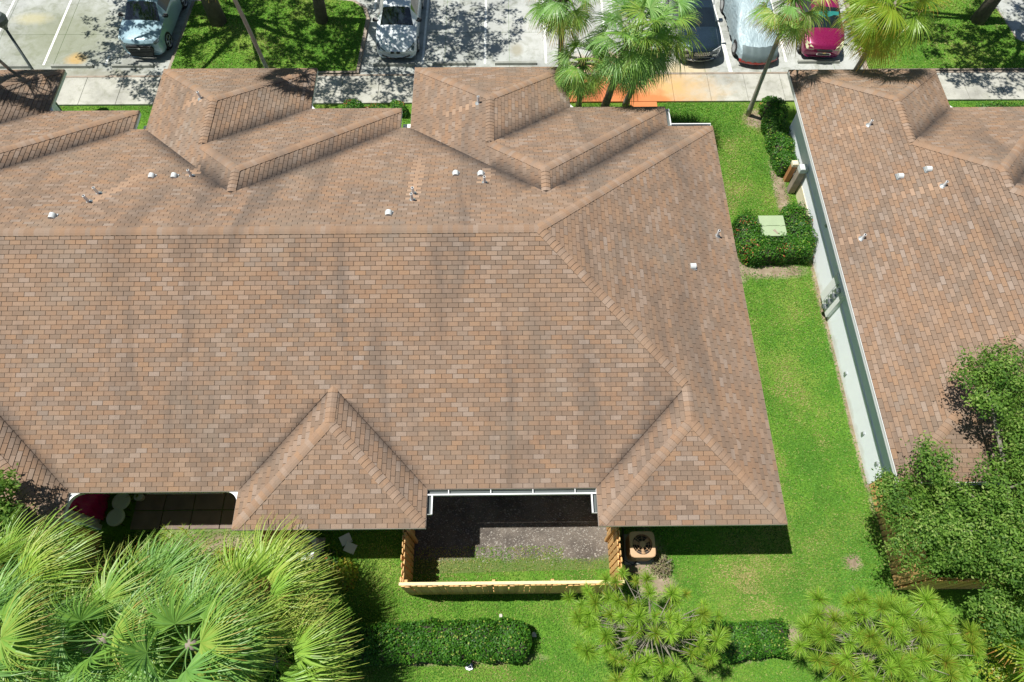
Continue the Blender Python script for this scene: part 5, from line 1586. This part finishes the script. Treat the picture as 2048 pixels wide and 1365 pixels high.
hedge('low green shrubs in the strip behind the right house', [(20.9, 21.2, 0, 1.2, .45, .7), (19.2, 21.3, 0, .5, .3, .4)], 7000, 55)
hedge('dark shrubs along the sidewalk left of the middle gable', [(-6.55, 21.75, 0, .45, .3, .55), (-5.5, 21.7, 0, .35, .25, .4), (-4.6, 21.8, 0, .3, .3, .5)], 7000, 56, extra=.3)

def sprig(label, x, y, s, mat, n, seed, name='shrub', z=.0, leaf=.05):
    r = np.random.default_rng(seed); t = empty(name, (x, y, 0), label, 'shrub')
    b = MB(); rn = random.Random(seed)
    for k in range(9):
        a = rn.uniform(0, 6.28); b.tube([(0, 0, 0), (s * .35 * cos(a), s * .35 * sin(a), s * .5), (s * .8 * cos(a), s * .8 * sin(a), s * .8)], [.015, .01, .004], 4)
    b.build('stems', M['twig'], t)
    d = r.normal(0, 1, (n, 3)); d /= np.linalg.norm(d, axis=1)[:, None]; d[:, 2] = np.abs(d[:, 2])
    C = d * s * r.uniform(.3, 1.0, (n, 1)) + np.array([0, 0, z])
    V, F, T = arr_leaves(C, d, leaf, r.uniform(.1, 1, n), seedrng=r); np_mesh('foliage', V, F, T, mat, t)
M['dry'] = mat_leaf('dry_leaf', [(0.0, (.16, .12, .08)), (.6, (.24, .20, .13)), (1.0, (.20, .24, .08))], .1, .8, .2)
sprig('yellow tufted shrub at the corner of the left lawn, beside the palm clump', -5.15, 2.95, .55, M['palm_yellow'], 1800, 61, leaf=.045)
sprig('small bright green shrub beside the pale grey air conditioner', -5.55, 3.35, .38, M['hedge'], 700, 62, leaf=.06)
sprig('dry twiggy shrub at the foot of the beige air conditioner', 4.55, 3.1, .40, M['dry'], 900, 63, leaf=.03)
sprig('yellowish low shrub under the flower stalk in the left yard', -8.6, 3.15, .7, M['palm_yellow'], 1800, 64, leaf=.05)
sprig('pale shrub at the bottom right corner under the orange-tipped palm', 13.6, -.05, .9, M['palm_yellow'], 2600, 65, leaf=.04, z=.7)
sprig('reddish leaved plant among the shrubs left of the middle gable', -5.95, 21.75, .30, M['palm_dead'], 500, 66, leaf=.06)
sprig('broad dark cycad-like shrub at the top of the white side wall', 11.25, 21.95, .5, M['hedge'], 900, 67, leaf=.09)
sprig('dark green bush by the left patio edge', -11.3, 3.5, .8, M['oak'], 2200, 68, leaf=.05)
sprig('yellow green fern-like shrub under the lowest fan palm', -5.0, .25, .8, M['palm_yellow'], 2600, 69, leaf=.04, z=.3)

# understorey below the palm clump
r = np.random.default_rng(71); n = 15000
C = np.stack([r.uniform(-14.5, -5.7, n), r.uniform(-.6, 2.25, n), r.gamma(2, .16, n)], 1)
V, F, T = arr_leaves(C, np.tile([0, 0, 1.0], (n, 1)), .06, r.uniform(0, .8, n), seedrng=r)
np_mesh('undergrowth', V, F, T, M['hedge'], label='dark undergrowth beneath the lower left palms', cat='undergrowth', kind='stuff')
# a few coloured leaf litter pieces are skipped; grass blades follow
def in_poly(x, y, poly):
    inside = np.zeros(len(x), bool); n = len(poly)
    for i in range(n):
        x0, y0 = poly[i]; x1, y1 = poly[(i + 1) % n]
        c = ((y0 > y) != (y1 > y)) & (x < (x1 - x0) * (y - y0) / (y1 - y0 + 1e-12) + x0)
        inside ^= c
    return inside
def grass(name, regions, dens, excl, seed, label, z0=0.0, h=.05, bw=.011, t0=.5):
    r = np.random.default_rng(seed); X = []; Y = []
    for poly in regions:
        xs_ = [p[0] for p in poly]; ys_ = [p[1] for p in poly]; A = (max(xs_) - min(xs_)) * (max(ys_) - min(ys_))
        k = int(A * dens); x = r.uniform(min(xs_), max(xs_), k); y = r.uniform(min(ys_), max(ys_), k); m_ = in_poly(x, y, poly); X.append(x[m_]); Y.append(y[m_])
    x = np.concatenate(X); y = np.concatenate(Y)
    keep = np.ones(len(x), bool)
    for (cx, cy, rx, ry) in excl:
        d = np.sqrt(((x - cx) / rx) ** 2 + ((y - cy) / ry) ** 2); keep &= ~((d < .95) & (r.random(len(x)) < (1.15 - d)))
    x = x[keep]; y = y[keep]; n = len(x)
    a = r.uniform(0, 6.283, n); l = r.uniform(.2, 1.0, n) * h; H_ = h * r.uniform(.5, 1.2, n)
    w = bw * r.uniform(.7, 1.3, n)
    b0 = np.stack([x, y, np.full(n, z0)], 1); sd = np.stack([-np.sin(a), np.cos(a), 0 * a], 1) * w[:, None]; dr = np.stack([np.cos(a), np.sin(a), 0 * a], 1)
    mid = b0 + dr * (l * .4)[:, None]; mid[:, 2] += H_ * .7
    tip = b0 + dr * (l * 1.2)[:, None]; tip[:, 2] += H_ * .95
    V = np.stack([b0 - sd, b0 + sd, mid + sd, mid - sd, tip], 1)
    base = (np.arange(n) * 5)[:, None, None]
    F = base + np.array([[0, 1, 2], [0, 2, 3], [3, 2, 4]])[None]
    pt = t0 + .26 * np.sin(x * .9 + 1.3 * np.sin(y * .7)) * np.sin(y * .8 + x * .3) + .16 * np.sin(x * 2.7 + y * 1.9 + np.sin(x * 5)) * np.sin(y * 3.1 + np.sin(x * 1.7))
    for (cx, cy, rx, ry) in WORN:
        d = np.sqrt(((x - cx) / rx) ** 2 + ((y - cy) / ry) ** 2) + .25 * np.sin(x * 6 + y * 4) * np.sin(y * 7)
        pt = pt - .34 * np.clip(1.1 - d, 0, 1)
    t_ = np.clip(pt + r.normal(0, .16, n), .02, 1); t_[r.random(n) < .06] = .08
    np_mesh(name, V.reshape(-1, 3), F.reshape(-1, 3), np.repeat(t_, 5), M['blade'], label=label, cat='grass', kind='stuff')
R_ = lambda x0, x1, y0, y1: [(x0, y0), (x1, y0), (x1, y1), (x0, y1)]
grass('lawn_grass', [R_(6.72, 11.55, 2.3, 22.25), R_(-4.9, 11.5, -.6, 2.35), R_(3.1, 11.5, 2.3, 4.6), R_(-6.9, -3.15, 2.3, 4.6), R_(6.5, 8.0, 17.5, 22.25)], 950, PATCHES, 81, 'bright green lawn between and below the two houses')
grass('yard_grass', [R_(-2.95, 2.9, 2.48, 3.35), R_(-2.95, 1.6, 3.3, 3.75)], 520, [], 82, 'thin grass at the lower end of the fenced soil yard', z0=.005, t0=.30)
grass('verge_grass', [R_(-24, -4, 21.2, 22.25), R_(2.35, 6.0, 19.2, 22.25), R_(16.5, 24, 19, 22.25), R_(-12, -7.1, 2.5, 4.3)], 500, [], 83, 'strip of darker grass between the sidewalk and the houses')
def inset_poly(P, k=.17):
    cx = sum(p[0] for p in P) / len(P); cy = sum(p[1] for p in P) / len(P)
    return [(x + (cx - x) / sqrt((cx - x) ** 2 + (cy - y) ** 2) * k, y + (cy - y) / sqrt((cx - x) ** 2 + (cy - y) ** 2) * k) for x, y in P]
grass('island_grass', [inset_poly(ISL_A), inset_poly(ISL_B)], 420, [], 84, 'shaded grass on the parking islands under the oaks', z0=.145, bw=.015)
